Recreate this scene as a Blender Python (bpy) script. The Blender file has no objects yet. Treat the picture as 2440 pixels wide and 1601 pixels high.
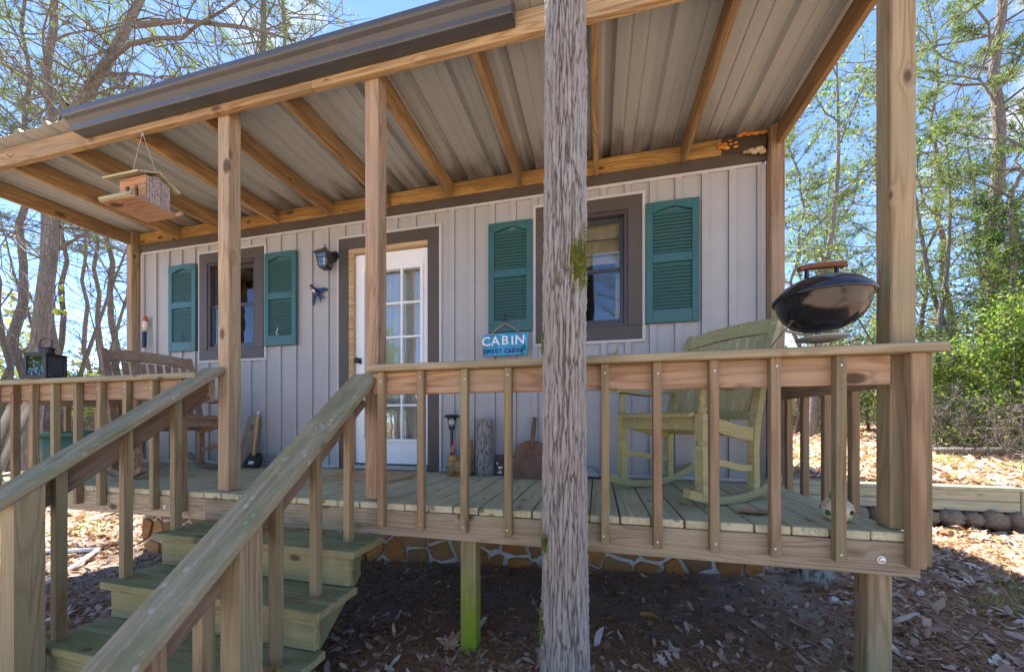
import bpy, bmesh, math, random
import numpy as np
from mathutils import Vector, Matrix, Euler, noise as mnoise

random.seed(7); rng = np.random.default_rng(7)
R = math.radians; PI = math.pi
scene = bpy.context.scene
COL = scene.collection

# ------------------------------------------------------------------ camera
PSI = 0.2336
cam_d = bpy.data.cameras.new('camera'); cam = bpy.data.objects.new('camera', cam_d); COL.objects.link(cam)
cam_d.sensor_width = 36.0; cam_d.lens = 860.57 / 2440 * 36; cam_d.shift_y = 0.0836
cam_d.clip_start = 0.02; cam_d.clip_end = 1500
CAM = Vector((0.4738, -1.8169, 0.4591))
cam.location = CAM; cam.rotation_euler = (PI / 2, 0, PSI)
scene.camera = cam

# ------------------------------------------------------------------ light
SUN_EL = R(60); SUN_AZ = R(-42)          # azimuth clockwise from +Y (towards +X)
sun_dir = Vector((math.sin(SUN_AZ) * math.cos(SUN_EL), math.cos(SUN_AZ) * math.cos(SUN_EL), math.sin(SUN_EL)))
sd = bpy.data.lights.new('sun', 'SUN'); sd.energy = 4.3; sd.angle = R(0.55); sd.color = (1.0, 0.95, 0.87)
so = bpy.data.objects.new('sun', sd); COL.objects.link(so); so.rotation_euler = sun_dir.to_track_quat('Z', 'Y').to_euler()
so.location = (-10, 12, 20)

world = bpy.data.worlds.new('World'); scene.world = world; world.use_nodes = True
wn = world.node_tree.nodes; wl = world.node_tree.links; wn.clear()
sky = wn.new('ShaderNodeTexSky'); sky.sky_type = 'NISHITA'; sky.sun_disc = False
sky.sun_elevation = SUN_EL; sky.sun_rotation = SUN_AZ; sky.air_density = 0.6; sky.dust_density = 0.0; sky.ozone_density = 4.0; sky.altitude = 1800
tc = wn.new('ShaderNodeTexCoord'); mp = wn.new('ShaderNodeMapping'); mp.inputs['Scale'].default_value = (1, 1, 2.1)
mp.inputs['Location'].default_value = (5.1, 1.7, 2.3)
cn = wn.new('ShaderNodeTexNoise'); cn.inputs['Scale'].default_value = 4.5; cn.inputs['Detail'].default_value = 9; cn.inputs['Roughness'].default_value = 0.56
cr = wn.new('ShaderNodeValToRGB'); cr.color_ramp.elements[0].position = 0.56; cr.color_ramp.elements[1].position = 0.70
cmix = wn.new('ShaderNodeMixRGB'); cmix.inputs['Color2'].default_value = (2.3, 2.35, 2.45, 1)
bg = wn.new('ShaderNodeBackground'); bg.inputs['Strength'].default_value = 0.112
wo = wn.new('ShaderNodeOutputWorld')
wl.new(tc.outputs['Generated'], mp.inputs['Vector']); wl.new(mp.outputs[0], cn.inputs['Vector']); wl.new(cn.outputs['Fac'], cr.inputs['Fac'])
wl.new(cr.outputs['Color'], cmix.inputs['Fac']); wl.new(sky.outputs['Color'], cmix.inputs['Color1']); wl.new(cmix.outputs['Color'], bg.inputs['Color'])
wl.new(bg.outputs[0], wo.inputs['Surface'])

vs = scene.view_settings; vs.view_transform = 'Standard'; vs.look = 'None'; vs.gamma = 1.0; vs.use_curve_mapping = False
vs.exposure = 2.45
scene.cycles.max_bounces = 10; scene.cycles.diffuse_bounces = 5; scene.cycles.transparent_max_bounces = 16

# ------------------------------------------------------------------ materials
def new_mat(name):
    m = bpy.data.materials.new(name); m.use_nodes = True
    n = m.node_tree.nodes; l = m.node_tree.links
    return m, n, l, n['Principled BSDF']
def ramp(n, stops):
    r = n.new('ShaderNodeValToRGB'); e = r.color_ramp.elements
    while len(e) < len(stops): e.new(0.5)
    for i, (p, c) in enumerate(stops):
        e[i].position = p; e[i].color = (*c, 1) if len(c) == 3 else c
    return r
def math_n(n, l, op, a, b=None, clamp=False):
    m = n.new('ShaderNodeMath'); m.operation = op; m.use_clamp = clamp
    for i, v in enumerate((a, b)):
        if v is None: continue
        if isinstance(v, (int, float)): m.inputs[i].default_value = v
        else: l.new(v, m.inputs[i])
    return m.outputs[0]
def vmul(n, l, v, s):
    m = n.new('ShaderNodeMapping'); m.inputs['Scale'].default_value = s; l.new(v, m.inputs['Vector']); return m.outputs[0]
def noise_n(n, l, v, scale, detail=4, rough=0.55):
    t = n.new('ShaderNodeTexNoise'); t.inputs['Scale'].default_value = scale; t.inputs['Detail'].default_value = detail; t.inputs['Roughness'].default_value = rough
    if v is not None: l.new(v, t.inputs['Vector'])
    return t.outputs['Fac']
def mixc(n, l, fac, a, b, mode='MIX'):
    m = n.new('ShaderNodeMixRGB'); m.blend_type = mode
    for i, v in zip((0, 1, 2), (fac, a, b)):
        if isinstance(v, (int, float)): m.inputs[i].default_value = v
        elif isinstance(v, tuple): m.inputs[i].default_value = (*v, 1)
        else: l.new(v, m.inputs[i])
    return m.outputs[0]
def bump(n, l, h, strength, dist, bsdf):
    b = n.new('ShaderNodeBump'); b.inputs['Strength'].default_value = strength; b.inputs['Distance'].default_value = dist
    l.new(h, b.inputs['Height']); l.new(b.outputs[0], bsdf.inputs['Normal'])
def step(n, l, v, lo, hi):
    m = n.new('ShaderNodeMapRange'); m.interpolation_type = 'SMOOTHSTEP'
    m.inputs['From Min'].default_value = lo; m.inputs['From Max'].default_value = hi; l.new(v, m.inputs['Value']); return m.outputs[0]

def wood(name, light, dark, tint=None, tint_amt=0.0, moss=None, moss_amt=0.0, knots=True, ring=1.0, rough=0.82, lichen=0.0, low_green=None, paint_wear=None):
    """sawn softwood: board length runs along the object's local X"""
    m, n, l, b = new_mat(name)
    t = n.new('ShaderNodeTexCoord'); oi = n.new('ShaderNodeObjectInfo')
    off = n.new('ShaderNodeVectorMath'); off.operation = 'MULTIPLY_ADD'
    rv = n.new('ShaderNodeCombineXYZ')
    r1 = math_n(n, l, 'MULTIPLY', oi.outputs['Random'], 37.0); r2 = math_n(n, l, 'MULTIPLY', oi.outputs['Random'], 91.0); r3 = math_n(n, l, 'MULTIPLY', oi.outputs['Random'], 53.0)
    l.new(r1, rv.inputs[0]); l.new(r2, rv.inputs[1]); l.new(r3, rv.inputs[2])
    add = n.new('ShaderNodeVectorMath'); add.operation = 'ADD'; l.new(t.outputs['Object'], add.inputs[0]); l.new(rv.outputs[0], add.inputs[1])
    P = add.outputs[0]
    # knots
    vo = n.new('ShaderNodeTexVoronoi'); vo.inputs['Scale'].default_value = 1.0
    l.new(vmul(n, l, P, (3.4, 7.0, 7.0)), vo.inputs['Vector'])
    sv_ = n.new('ShaderNodeSeparateXYZ'); l.new(vo.outputs['Color'], sv_.inputs[0])
    kd = math_n(n, l, 'ADD', vo.outputs['Distance'], math_n(n, l, 'MULTIPLY', sv_.outputs[0], 0.17))
    knot = step(n, l, kd, 0.24, 0.13)
    halo = step(n, l, kd, 0.40, 0.05)
    # growth rings
    base = noise_n(n, l, vmul(n, l, P, (0.34, 5.0, 5.0)), 1.6, 2, 0.5)
    ph = math_n(n, l, 'MULTIPLY', base, 78.0 * ring)
    if knots: ph = math_n(n, l, 'ADD', ph, math_n(n, l, 'MULTIPLY', halo, 9.0))
    rg = math_n(n, l, 'SINE', ph); rg = math_n(n, l, 'MULTIPLY_ADD', rg, 0.5); 
    rg.node.inputs[2].default_value = 0.5
    rg = math_n(n, l, 'POWER', rg, 2.2)
    fib = noise_n(n, l, vmul(n, l, P, (2.5, 160, 160)), 1.0, 3, 0.6)
    blotch = noise_n(n, l, vmul(n, l, P, (1.3, 4, 4)), 1.4, 4, 0.6)
    g = math_n(n, l, 'ADD', math_n(n, l, 'MULTIPLY', rg, 0.55), math_n(n, l, 'MULTIPLY', fib, 0.62))
    col = mixc(n, l, math_n(n, l, 'MULTIPLY_ADD', g, 0.95), light, dark); col_fac = col.node.inputs[0].links[0].from_node; col_fac.inputs[2].default_value = -0.05; col_fac.use_clamp = True
    # long weather streaks and fine drying checks
    stk_ = noise_n(n, l, vmul(n, l, P, (0.9, 34, 34)), 1.0, 4, 0.62)
    sr = ramp(n, [(0.30, (0.66, 0.64, 0.62)), (0.52, (1, 1, 1)), (0.75, (1.12, 1.11, 1.10))]); l.new(stk_, sr.inputs[0])
    col = mixc(n, l, 1.0, col, sr.outputs[0], 'MULTIPLY')
    chk = noise_n(n, l, vmul(n, l, P, (1.6, 75, 75)), 1.0, 2, 0.5)
    col = mixc(n, l, math_n(n, l, 'MULTIPLY', step(n, l, chk, 0.70, 0.76), 0.6), col, (dark[0] * 0.4, dark[1] * 0.38, dark[2] * 0.36))
    # board-to-board difference
    vr = ramp(n, [(0.0, (0.74, 0.71, 0.68)), (0.35, (0.95, 0.97, 1.0)), (0.7, (1.02, 1.0, 0.98)), (1.0, (1.16, 1.13, 1.08))]); l.new(oi.outputs['Random'], vr.inputs[0])
    col = mixc(n, l, 1.0, col, vr.outputs[0], 'MULTIPLY')
    if tint: col = mixc(n, l, math_n(n, l, 'MULTIPLY', step(n, l, blotch, 0.5 - tint_amt * 0.35, 0.78 - tint_amt * 0.2), min(1.0, tint_amt * 1.4)), col, tint)
    if knots: 
        col = mixc(n, l, math_n(n, l, 'MULTIPLY', knot, 0.85), col, (dark[0] * 0.28, dark[1] * 0.24, dark[2] * 0.22))
    if moss:
        mn = noise_n(n, l, vmul(n, l, P, (2.2, 7, 7)), 2.0, 6, 0.68)
        geo = n.new('ShaderNodeNewGeometry'); sx = n.new('ShaderNodeSeparateXYZ'); l.new(geo.outputs['Normal'], sx.inputs[0])
        up = math_n(n, l, 'MULTIPLY_ADD', sx.outputs['Z'], 0.12); up.node.inputs[2].default_value = 0.0
        mm = step(n, l, math_n(n, l, 'ADD', mn, up), 0.62 - moss_amt * 0.3, 0.80 - moss_amt * 0.22)
        col = mixc(n, l, math_n(n, l, 'MULTIPLY', mm, min(1, 0.35 + moss_amt)), col, moss)
    if lichen:
        vv = n.new('ShaderNodeTexVoronoi'); vv.inputs['Scale'].default_value = 26; l.new(P, vv.inputs['Vector'])
        ln = noise_n(n, l, P, 9, 4, 0.6)
        lm = math_n(n, l, 'MULTIPLY', step(n, l, vv.outputs['Distance'], 0.34, 0.16), step(n, l, ln, 0.50, 0.60))
        col = mixc(n, l, math_n(n, l, 'MULTIPLY', lm, lichen), col, (0.50, 0.53, 0.47))
    if low_green:
        gz = n.new('ShaderNodeNewGeometry'); sp = n.new('ShaderNodeSeparateXYZ'); l.new(gz.outputs['Position'], sp.inputs[0])
        zz = math_n(n, l, 'ADD', sp.outputs['Z'], math_n(n, l, 'MULTIPLY', noise_n(n, l, P, 7, 6, 0.7), 0.55))
        col = mixc(n, l, math_n(n, l, 'MULTIPLY', step(n, l, zz, low_green[0], low_green[1]), 0.92), col, low_green[2])
    if paint_wear:
        pn = noise_n(n, l, vmul(n, l, P, (14, 26, 26)), 1.0, 5, 0.65)
        col = mixc(n, l, math_n(n, l, 'MULTIPLY', step(n, l, pn, 0.62, 0.68), 0.8), col, paint_wear)
    l.new(col, b.inputs['Base Color']); b.inputs['Roughness'].default_value = rough; b.inputs['Specular IOR Level'].default_value = 0.25
    hgt = math_n(n, l, 'SUBTRACT', math_n(n, l, 'MULTIPLY', fib, 0.8), math_n(n, l, 'MULTIPLY', rg, 0.5))
    bump(n, l, hgt, 0.35, 0.004, b)
    return m

def paint(name, col, rough=0.5, var=0.08, spec=0.4, dirt=None, dirt_amt=0.3, grain=0.0, metallic=0.0, scale=3.0):
    m, n, l, b = new_mat(name)
    t = n.new('ShaderNodeTexCoord'); v = t.outputs['Object']
    nn = noise_n(n, l, v, scale, 5, 0.6)
    f = ramp(n, [(0.25, (1 - var * 2, ) * 3), (0.75, (1 + var, ) * 3)]); l.new(nn, f.inputs[0])
    c = mixc(n, l, 1.0, col, f.outputs[0], 'MULTIPLY')
    if dirt:
        d2 = noise_n(n, l, v, scale * 4.3, 6, 0.7)
        c = mixc(n, l, math_n(n, l, 'MULTIPLY', step(n, l, d2, 0.52, 0.75), dirt_amt), c, dirt)
    l.new(c, b.inputs['Base Color']); b.inputs['Roughness'].default_value = rough; b.inputs['Specular IOR Level'].default_value = spec; b.inputs['Metallic'].default_value = metallic
    rr = math_n(n, l, 'MULTIPLY_ADD', nn, 0.3); rr.node.inputs[2].default_value = rough - 0.15; l.new(rr, b.inputs['Roughness'])
    fn = noise_n(n, l, v, 60, 3, 0.6)
    bump(n, l, fn, 0.12 + grain, 0.002, b)
    return m

def leaf_mat(name, stops, trans=0.35, rough=0.6):
    m, n, l, b = new_mat(name)
    g = n.new('ShaderNodeNewGeometry'); r = ramp(n, stops); l.new(g.outputs['Random Per Island'], r.inputs[0])
    tr = n.new('ShaderNodeBsdfTranslucent'); mx = n.new('ShaderNodeMixShader'); mx.inputs[0].default_value = trans
    out = n['Material Output']
    l.new(r.outputs[0], b.inputs['Base Color']); b.inputs['Roughness'].default_value = rough; b.inputs['Specular IOR Level'].default_value = 0.3
    bright = mixc(n, l, 1.0, r.outputs[0], (1.5, 1.6, 0.9), 'MULTIPLY'); l.new(bright, tr.inputs['Color'])
    l.new(b.outputs[0], mx.inputs[1]); l.new(tr.outputs[0], mx.inputs[2]); l.new(mx.outputs[0], out.inputs['Surface'])
    return m

def bark_mat(name, a, bb, scale=1.0, moss=0.0):
    m, n, l, b = new_mat(name)
    t = n.new('ShaderNodeTexCoord'); v = t.outputs['Object']
    vo = n.new('ShaderNodeTexVoronoi'); vo.feature = 'DISTANCE_TO_EDGE'; vo.inputs['Scale'].default_value = scale
    nz = n.new('ShaderNodeTexNoise'); nz.inputs['Scale'].default_value = 6; nz.inputs['Detail'].default_value = 5; l.new(v, nz.inputs['Vector'])
    wv = n.new('ShaderNodeVectorMath'); wv.operation = 'MULTIPLY_ADD'; l.new(nz.outputs['Color'], wv.inputs[0]); wv.inputs[1].default_value = (0.06, 0.06, 0.2); l.new(v, wv.inputs[2])
    l.new(vmul(n, l, wv.outputs[0], (26, 26, 5)), vo.inputs['Vector'])
    e = step(n, l, vo.outputs['Distance'], 0.0, 0.32)
    nn = noise_n(n, l, vmul(n, l, v, (1, 1, 0.3)), 22, 5, 0.65)
    c = mixc(n, l, math_n(n, l, 'MULTIPLY', math_n(n, l, 'MULTIPLY_ADD', e, 0.6), nn), bb, a)
    c.node.inputs[0].links[0].from_node.inputs[0].links[0].from_node.inputs[2].default_value = 0.75
    if moss: 
        mn = noise_n(n, l, v, 2.2, 5, 0.7); c = mixc(n, l, math_n(n, l, 'MULTIPLY', step(n, l, mn, 0.55, 0.68), moss), c, (0.10, 0.16, 0.03))
    l.new(c, b.inputs['Base Color']); b.inputs['Roughness'].default_value = 0.9; b.inputs['Specular IOR Level'].default_value = 0.15
    bump(n, l, math_n(n, l, 'ADD', e, math_n(n, l, 'MULTIPLY', nn, 0.6)), 0.8, 0.02, b)
    return m

def glass_mat(name, tint=(0.9, 0.93, 0.92), base_reflect=0.06, gain=1.0, rough=0.0):
    m, n, l, b = new_mat(name); n.remove(b)
    tr = n.new('ShaderNodeBsdfTransparent'); tr.inputs[0].default_value = (*tint, 1)
    gl = n.new('ShaderNodeBsdfGlossy'); gl.inputs['Roughness'].default_value = rough; gl.inputs['Color'].default_value = (0.95, 0.97, 1, 1)
    fr = n.new('ShaderNodeFresnel'); fr.inputs['IOR'].default_value = 1.52
    f = math_n(n, l, 'MULTIPLY_ADD', fr.outputs[0], gain, True); f.node.inputs[2].default_value = base_reflect
    t = n.new('ShaderNodeTexCoord'); nz = noise_n(n, l, t.outputs['Object'], 3.0, 2, 0.5)
    bm_ = n.new('ShaderNodeBump'); bm_.inputs['Strength'].default_value = 0.08; bm_.inputs['Distance'].default_value = 0.02; l.new(nz, bm_.inputs['Height']); l.new(bm_.outputs[0], gl.inputs['Normal'])
    mx = n.new('ShaderNodeMixShader'); l.new(f, mx.inputs[0]); l.new(tr.outputs[0], mx.inputs[1]); l.new(gl.outputs[0], mx.inputs[2])
    l.new(mx.outputs[0], n['Material Output'].inputs['Surface'])
    return m

M = {}
M['rafter'] = wood('rafter wood', (0.47, 0.31, 0.145), (0.21, 0.115, 0.05), (0.17, 0.115, 0.07), 0.45)
M['beam'] = wood('beam wood', (0.53, 0.37, 0.19), (0.28, 0.16, 0.075), (0.28, 0.21, 0.13), 0.35)
M['ledger'] = wood('ledger wood', (0.60, 0.38, 0.125), (0.29, 0.155, 0.045), (0.15, 0.085, 0.035), 0.45)
M['post'] = wood('post wood', (0.50, 0.37, 0.225), (0.25, 0.155, 0.08), (0.34, 0.265, 0.175), 0.5)
M['postred'] = wood('reddish post wood', (0.44, 0.295, 0.18), (0.21, 0.12, 0.065), (0.33, 0.245, 0.165), 0.5)
M['postgrey'] = wood('weathered post wood', (0.387, 0.292, 0.172), (0.206, 0.138, 0.072), (0.275, 0.234, 0.132), 0.55)
M['postgreen'] = wood('mossy post wood', (0.45, 0.36, 0.19), (0.25, 0.17, 0.08), (0.30, 0.28, 0.14), 0.4, low_green=(-0.02, -0.40, (0.23, 0.30, 0.02)))
M['deck'] = wood('deck wood', (0.62, 0.55, 0.36), (0.37, 0.31, 0.185), (0.51, 0.47, 0.29), 0.6, (0.39, 0.395, 0.20), 0.28, ring=0.7)
M['rim'] = wood('rim wood', (0.46, 0.37, 0.25), (0.19, 0.13, 0.08), (0.35, 0.29, 0.185), 0.5, ring=1.1)
M['railboard'] = wood('rail board wood', (0.44, 0.29, 0.18), (0.20, 0.11, 0.062), (0.32, 0.25, 0.165), 0.45, ring=0.8)
M['baluster'] = wood('baluster wood', (0.353, 0.234, 0.136), (0.172, 0.096, 0.050), (0.258, 0.196, 0.116), 0.5, (0.224, 0.200, 0.088), 0.08, knots=False)
M['balgreen'] = wood('green baluster wood', (0.344, 0.251, 0.144), (0.172, 0.113, 0.058), (0.258, 0.221, 0.116), 0.5, (0.224, 0.217, 0.088), 0.14, knots=False)
M['cap'] = wood('weathered cap wood', (0.361, 0.292, 0.188), (0.189, 0.142, 0.084), (0.267, 0.238, 0.148), 0.55, (0.206, 0.205, 0.096), 0.25, ring=0.8)
M['handcap'] = wood('mossy handrail wood', (0.353, 0.276, 0.176), (0.172, 0.121, 0.072), (0.258, 0.230, 0.144), 0.65, (0.146, 0.146, 0.060), 0.38, lichen=0.35, ring=0.8)
M['handboard'] = wood('handrail board wood', (0.284, 0.184, 0.112), (0.120, 0.067, 0.040), (0.224, 0.175, 0.124), 0.45, ring=1.2)
M['tread'] = wood('mossy tread wood', (0.361, 0.301, 0.164), (0.172, 0.138, 0.068), (0.267, 0.242, 0.116), 0.65, (0.155, 0.167, 0.056), 0.38)
M['riser'] = wood('mossy riser wood', (0.344, 0.301, 0.160), (0.172, 0.146, 0.072), (0.267, 0.251, 0.116), 0.6, (0.189, 0.205, 0.076), 0.25)
M['newel'] = wood('newel wood', (0.361, 0.276, 0.164), (0.163, 0.104, 0.058), (0.267, 0.234, 0.128), 0.55, ring=1.2, knots=False)
M['timber'] = wood('landscape timber wood', (0.42, 0.40, 0.29), (0.24, 0.22, 0.15), (0.33, 0.35, 0.23), 0.6, (0.2, 0.26, 0.12), 0.3)
M['jamb'] = wood('raw jamb wood', (0.55, 0.40, 0.22), (0.36, 0.23, 0.11), knots=False)
M['chairgreen'] = wood('mossy chair wood', (0.46, 0.41, 0.225), (0.25, 0.215, 0.10), (0.37, 0.345, 0.16), 0.7, (0.29, 0.30, 0.105), 0.28, knots=False, paint_wear=(0.55, 0.53, 0.47))
M['chairbrown'] = wood('weathered chair wood', (0.34, 0.22, 0.14), (0.18, 0.10, 0.06), (0.30, 0.25, 0.18), 0.5, knots=False, paint_wear=(0.42, 0.38, 0.33))
M['slab'] = wood('grey slab wood', (0.40, 0.33, 0.25), (0.22, 0.16, 0.11), (0.33, 0.30, 0.25), 0.5)
M['birdwood'] = wood('birdhouse wood', (0.50, 0.30, 0.17), (0.28, 0.13, 0.07), (0.42, 0.30, 0.22), 0.4)
M['birdgrey'] = wood('birdhouse slat wood', (0.50, 0.42, 0.38), (0.26, 0.18, 0.15), knots=False)
M['birdgreen'] = wood('birdhouse mossy wood', (0.47, 0.45, 0.28), (0.28, 0.26, 0.14), knots=False)
M['bamboo'] = wood('bamboo cane', (0.50, 0.28, 0.11), (0.30, 0.14, 0.05), knots=False, rough=0.45)
M['handle'] = wood('tool handle wood', (0.52, 0.36, 0.18), (0.34, 0.2, 0.09), knots=False)
M['redhandle'] = wood('grill handle wood', (0.30, 0.13, 0.06), (0.14, 0.055, 0.03), knots=False)

M['siding'] = paint('siding', (0.372, 0.366, 0.360), 0.55, 0.05, 0.35, (0.26, 0.24, 0.2), 0.25, scale=1.2)
M['trim'] = paint('siding trim', (0.50, 0.48, 0.47), 0.5, 0.05)
M['brown'] = paint('brown painted trim', (0.082, 0.067, 0.056), 0.5, 0.10, 0.35, (0.16, 0.13, 0.11), 0.25)
M['teal'] = paint('teal shutter', (0.030, 0.108, 0.108), 0.42, 0.08, 0.5, (0.05, 0.15, 0.13), 0.2)
M['white'] = paint('white door paint', (0.78, 0.79, 0.80), 0.4, 0.03, 0.4, (0.55, 0.5, 0.42), 0.15)
M['sash'] = paint('dark window sash', (0.045, 0.048, 0.055), 0.35, 0.05)
M['screen'] = paint('dark bronze frame', (0.06, 0.05, 0.05), 0.4)
M['glass'] = glass_mat('window glass', (0.90, 0.92, 0.90), 0.04, 1.1)
M['lampglass'] = glass_mat('lamp glass', (0.92, 0.92, 0.86), 0.06, 1.0, 0.12)
M['clearglass'] = glass_mat('lantern glass', (0.95, 0.97, 0.96), 0.05, 1.2)
M['shade'] = paint('tan window shade', (0.42, 0.34, 0.22), 0.9, 0.05)
M['curtain'] = paint('sheer white curtain', (0.62, 0.6, 0.56), 0.95, 0.05)
M['interior'] = paint('interior wall', (0.24, 0.22, 0.19), 0.9, 0.1)
M['gutter'] = paint('dark brown gutter metal', (0.058, 0.060, 0.063), 0.32, 0.08, 0.5, (0.2, 0.18, 0.15), 0.2)
M['black'] = paint('black metal', (0.018, 0.018, 0.020), 0.4, 0.05, 0.5)
M['enamel'] = paint('black enamel', (0.012, 0.012, 0.014), 0.16, 0.05, 0.6, (0.09, 0.08, 0.06), 0.15)
M['ash'] = paint('ash covered enamel', (0.10, 0.09, 0.07), 0.3, 0.3, 0.5, (0.02, 0.02, 0.02), 0.6)
M['alu'] = paint('dull aluminium', (0.42, 0.42, 0.42), 0.4, 0.1, 0.5, metallic=0.6)
M['galv'] = paint('galvanised steel', (0.55, 0.57, 0.60), 0.35, 0.1, 0.5, metallic=0.7)
M['rust'] = paint('rusty steel', (0.20, 0.105, 0.065), 0.75, 0.25, 0.3, (0.10, 0.06, 0.045), 0.6, scale=7)
M['greentub'] = paint('green plastic', (0.035, 0.115, 0.085), 0.45, 0.1, 0.4, (0.10, 0.15, 0.12), 0.3)
M['pvc'] = paint('pale grey plastic', (0.52, 0.51, 0.48), 0.5, 0.12, 0.4, (0.3, 0.28, 0.22), 0.4)
M['pvcwhite'] = paint('white plastic pipe', (0.74, 0.75, 0.76), 0.4, 0.06)
M['rope'] = paint('jute rope', (0.36, 0.26, 0.16), 0.95, 0.2, 0.1, grain=0.5)
M['twine'] = paint('pale twine', (0.52, 0.48, 0.42), 0.9, 0.1)
M['blue'] = paint('sign blue paint', (0.06, 0.32, 0.52), 0.6, 0.25, 0.3, (0.12, 0.45, 0.60), 0.7, scale=9)
M['signwhite'] = paint('white lettering paint', (0.82, 0.83, 0.82), 0.6, 0.03)
M['navy'] = paint('navy lettering paint', (0.012, 0.02, 0.10), 0.6, 0.03)
M['signgreen'] = paint('teal green sign paint', (0.01, 0.17, 0.15), 0.6, 0.2)
M['birdblue'] = paint('dark blue ornament', (0.01, 0.028, 0.085), 0.35, 0.1)
M['birdred'] = paint('rust red ornament', (0.42, 0.11, 0.04), 0.5, 0.1)
M['bone'] = paint('cream white ornament', (0.66, 0.60, 0.50), 0.5, 0.1)
M['froggreen'] = paint('glossy green glaze', (0.06, 0.20, 0.035), 0.2, 0.15, 0.6)
M['frogdark'] = paint('dark glaze patch', (0.045, 0.055, 0.03), 0.25, 0.15, 0.6)
M['cream'] = paint('cream glaze', (0.62, 0.55, 0.40), 0.25, 0.1, 0.6)
M['pink'] = paint('pink petal', (0.55, 0.22, 0.22), 0.7, 0.2)
M['lime'] = paint('lime glass', (0.38, 0.48, 0.03), 0.25, 0.1, 0.6)
M['stoneblock'] = paint('dark brown stone', (0.10, 0.075, 0.06), 0.8, 0.2)
M['foam'] = paint('orange expanding foam', (0.58, 0.24, 0.05), 0.8, 0.25, 0.2, (0.25, 0.09, 0.02), 0.5, scale=12)
M['mud'] = paint('pale mud', (0.45, 0.36, 0.25), 0.95, 0.25, 0.1, scale=14, grain=0.5)
M['soot'] = paint('dark mildew board', (0.07, 0.05, 0.035), 0.9, 0.2)
M['mortar'] = paint('pale mortar', (0.60, 0.57, 0.52), 0.95, 0.15, 0.15, (0.3, 0.26, 0.2), 0.5, grain=0.6, scale=5)
M['skull'] = M['bone']

def stone_mat():
    m, n, l, b = new_mat('orange flagstone')
    oi = n.new('ShaderNodeObjectInfo'); t = n.new('ShaderNodeTexCoord')
    r = ramp(n, [(0.0, (0.44, 0.19, 0.05)), (0.3, (0.30, 0.12, 0.04)), (0.55, (0.48, 0.25, 0.08)), (0.8, (0.22, 0.11, 0.055)), (1.0, (0.36, 0.22, 0.11))]); l.new(oi.outputs['Random'], r.inputs[0])
    nn = noise_n(n, l, t.outputs['Object'], 9, 7, 0.65); f = ramp(n, [(0.2, (0.5, 0.5, 0.5)), (0.8, (1.3, 1.25, 1.15))]); l.new(nn, f.inputs[0])
    c = mixc(n, l, 1.0, r.outputs[0], f.outputs[0], 'MULTIPLY')
    l.new(c, b.inputs['Base Color']); b.inputs['Roughness'].default_value = 0.85
    bump(n, l, nn, 0.6, 0.02, b)
    return m
M['stone'] = stone_mat()
def roof_mat():
    m, n, l, b = new_mat('corrugated steel underside')
    t = n.new('ShaderNodeTexCoord'); v = t.outputs['Object']
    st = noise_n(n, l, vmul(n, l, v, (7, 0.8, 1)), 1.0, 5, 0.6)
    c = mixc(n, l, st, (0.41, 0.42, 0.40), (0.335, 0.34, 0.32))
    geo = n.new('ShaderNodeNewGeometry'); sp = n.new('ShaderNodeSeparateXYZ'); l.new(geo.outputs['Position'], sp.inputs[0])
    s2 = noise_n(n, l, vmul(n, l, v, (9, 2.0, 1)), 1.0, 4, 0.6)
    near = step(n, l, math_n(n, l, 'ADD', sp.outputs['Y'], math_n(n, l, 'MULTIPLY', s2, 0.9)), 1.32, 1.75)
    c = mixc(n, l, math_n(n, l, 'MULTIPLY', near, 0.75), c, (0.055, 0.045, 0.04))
    l.new(c, b.inputs['Base Color']); b.inputs['Roughness'].default_value = 0.48; b.inputs['Specular IOR Level'].default_value = 0.45
    return m
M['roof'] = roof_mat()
M['rooftop'] = paint('weathered roof steel', (0.30, 0.28, 0.25), 0.5, 0.12)
M['barkpine'] = bark_mat('pine bark', (0.27, 0.23, 0.195), (0.09, 0.068, 0.052))
M['barkgrey'] = bark_mat('grey bark', (0.28, 0.26, 0.23), (0.10, 0.085, 0.068), moss=0.35)
M['twig'] = bark_mat('twig bark', (0.22, 0.195, 0.165), (0.10, 0.08, 0.062))
M['barklog'] = bark_mat('log bark', (0.30, 0.24, 0.18), (0.10, 0.07, 0.05))
M['logend'] = paint('log end grain', (0.33, 0.26, 0.19), 0.9, 0.2)
M['needle'] = leaf_mat('pine needle', [(0.0, (0.07, 0.105, 0.035)), (0.5, (0.115, 0.155, 0.055)), (1.0, (0.18, 0.205, 0.085))], 0.35)
M['leafgreen'] = leaf_mat('green leaf', [(0.0, (0.045, 0.10, 0.025)), (0.4, (0.10, 0.17, 0.035)), (0.75, (0.20, 0.26, 0.06)), (1.0, (0.32, 0.33, 0.09))], 0.45)
M['leafyellow'] = leaf_mat('yellow green leaf', [(0.0, (0.10, 0.15, 0.035)), (0.5, (0.18, 0.225, 0.06)), (1.0, (0.30, 0.31, 0.11))], 0.45)
M['leafdark'] = leaf_mat('dark evergreen leaf', [(0.0, (0.03, 0.065, 0.02)), (0.6, (0.06, 0.115, 0.03)), (1.0, (0.12, 0.17, 0.04))], 0.3)
M['grass'] = leaf_mat('grass blade', [(0.0, (0.10, 0.17, 0.03)), (0.7, (0.22, 0.30, 0.06)), (1.0, (0.34, 0.34, 0.12))], 0.4)
M['litter'] = leaf_mat('dead oak leaf', [(0.0, (0.25, 0.115, 0.065)), (0.25, (0.37, 0.21, 0.135)), (0.6, (0.48, 0.325, 0.235)), (0.85, (0.57, 0.43, 0.335)), (1.0, (0.72, 0.62, 0.54))], 0.15, 0.55)
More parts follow.
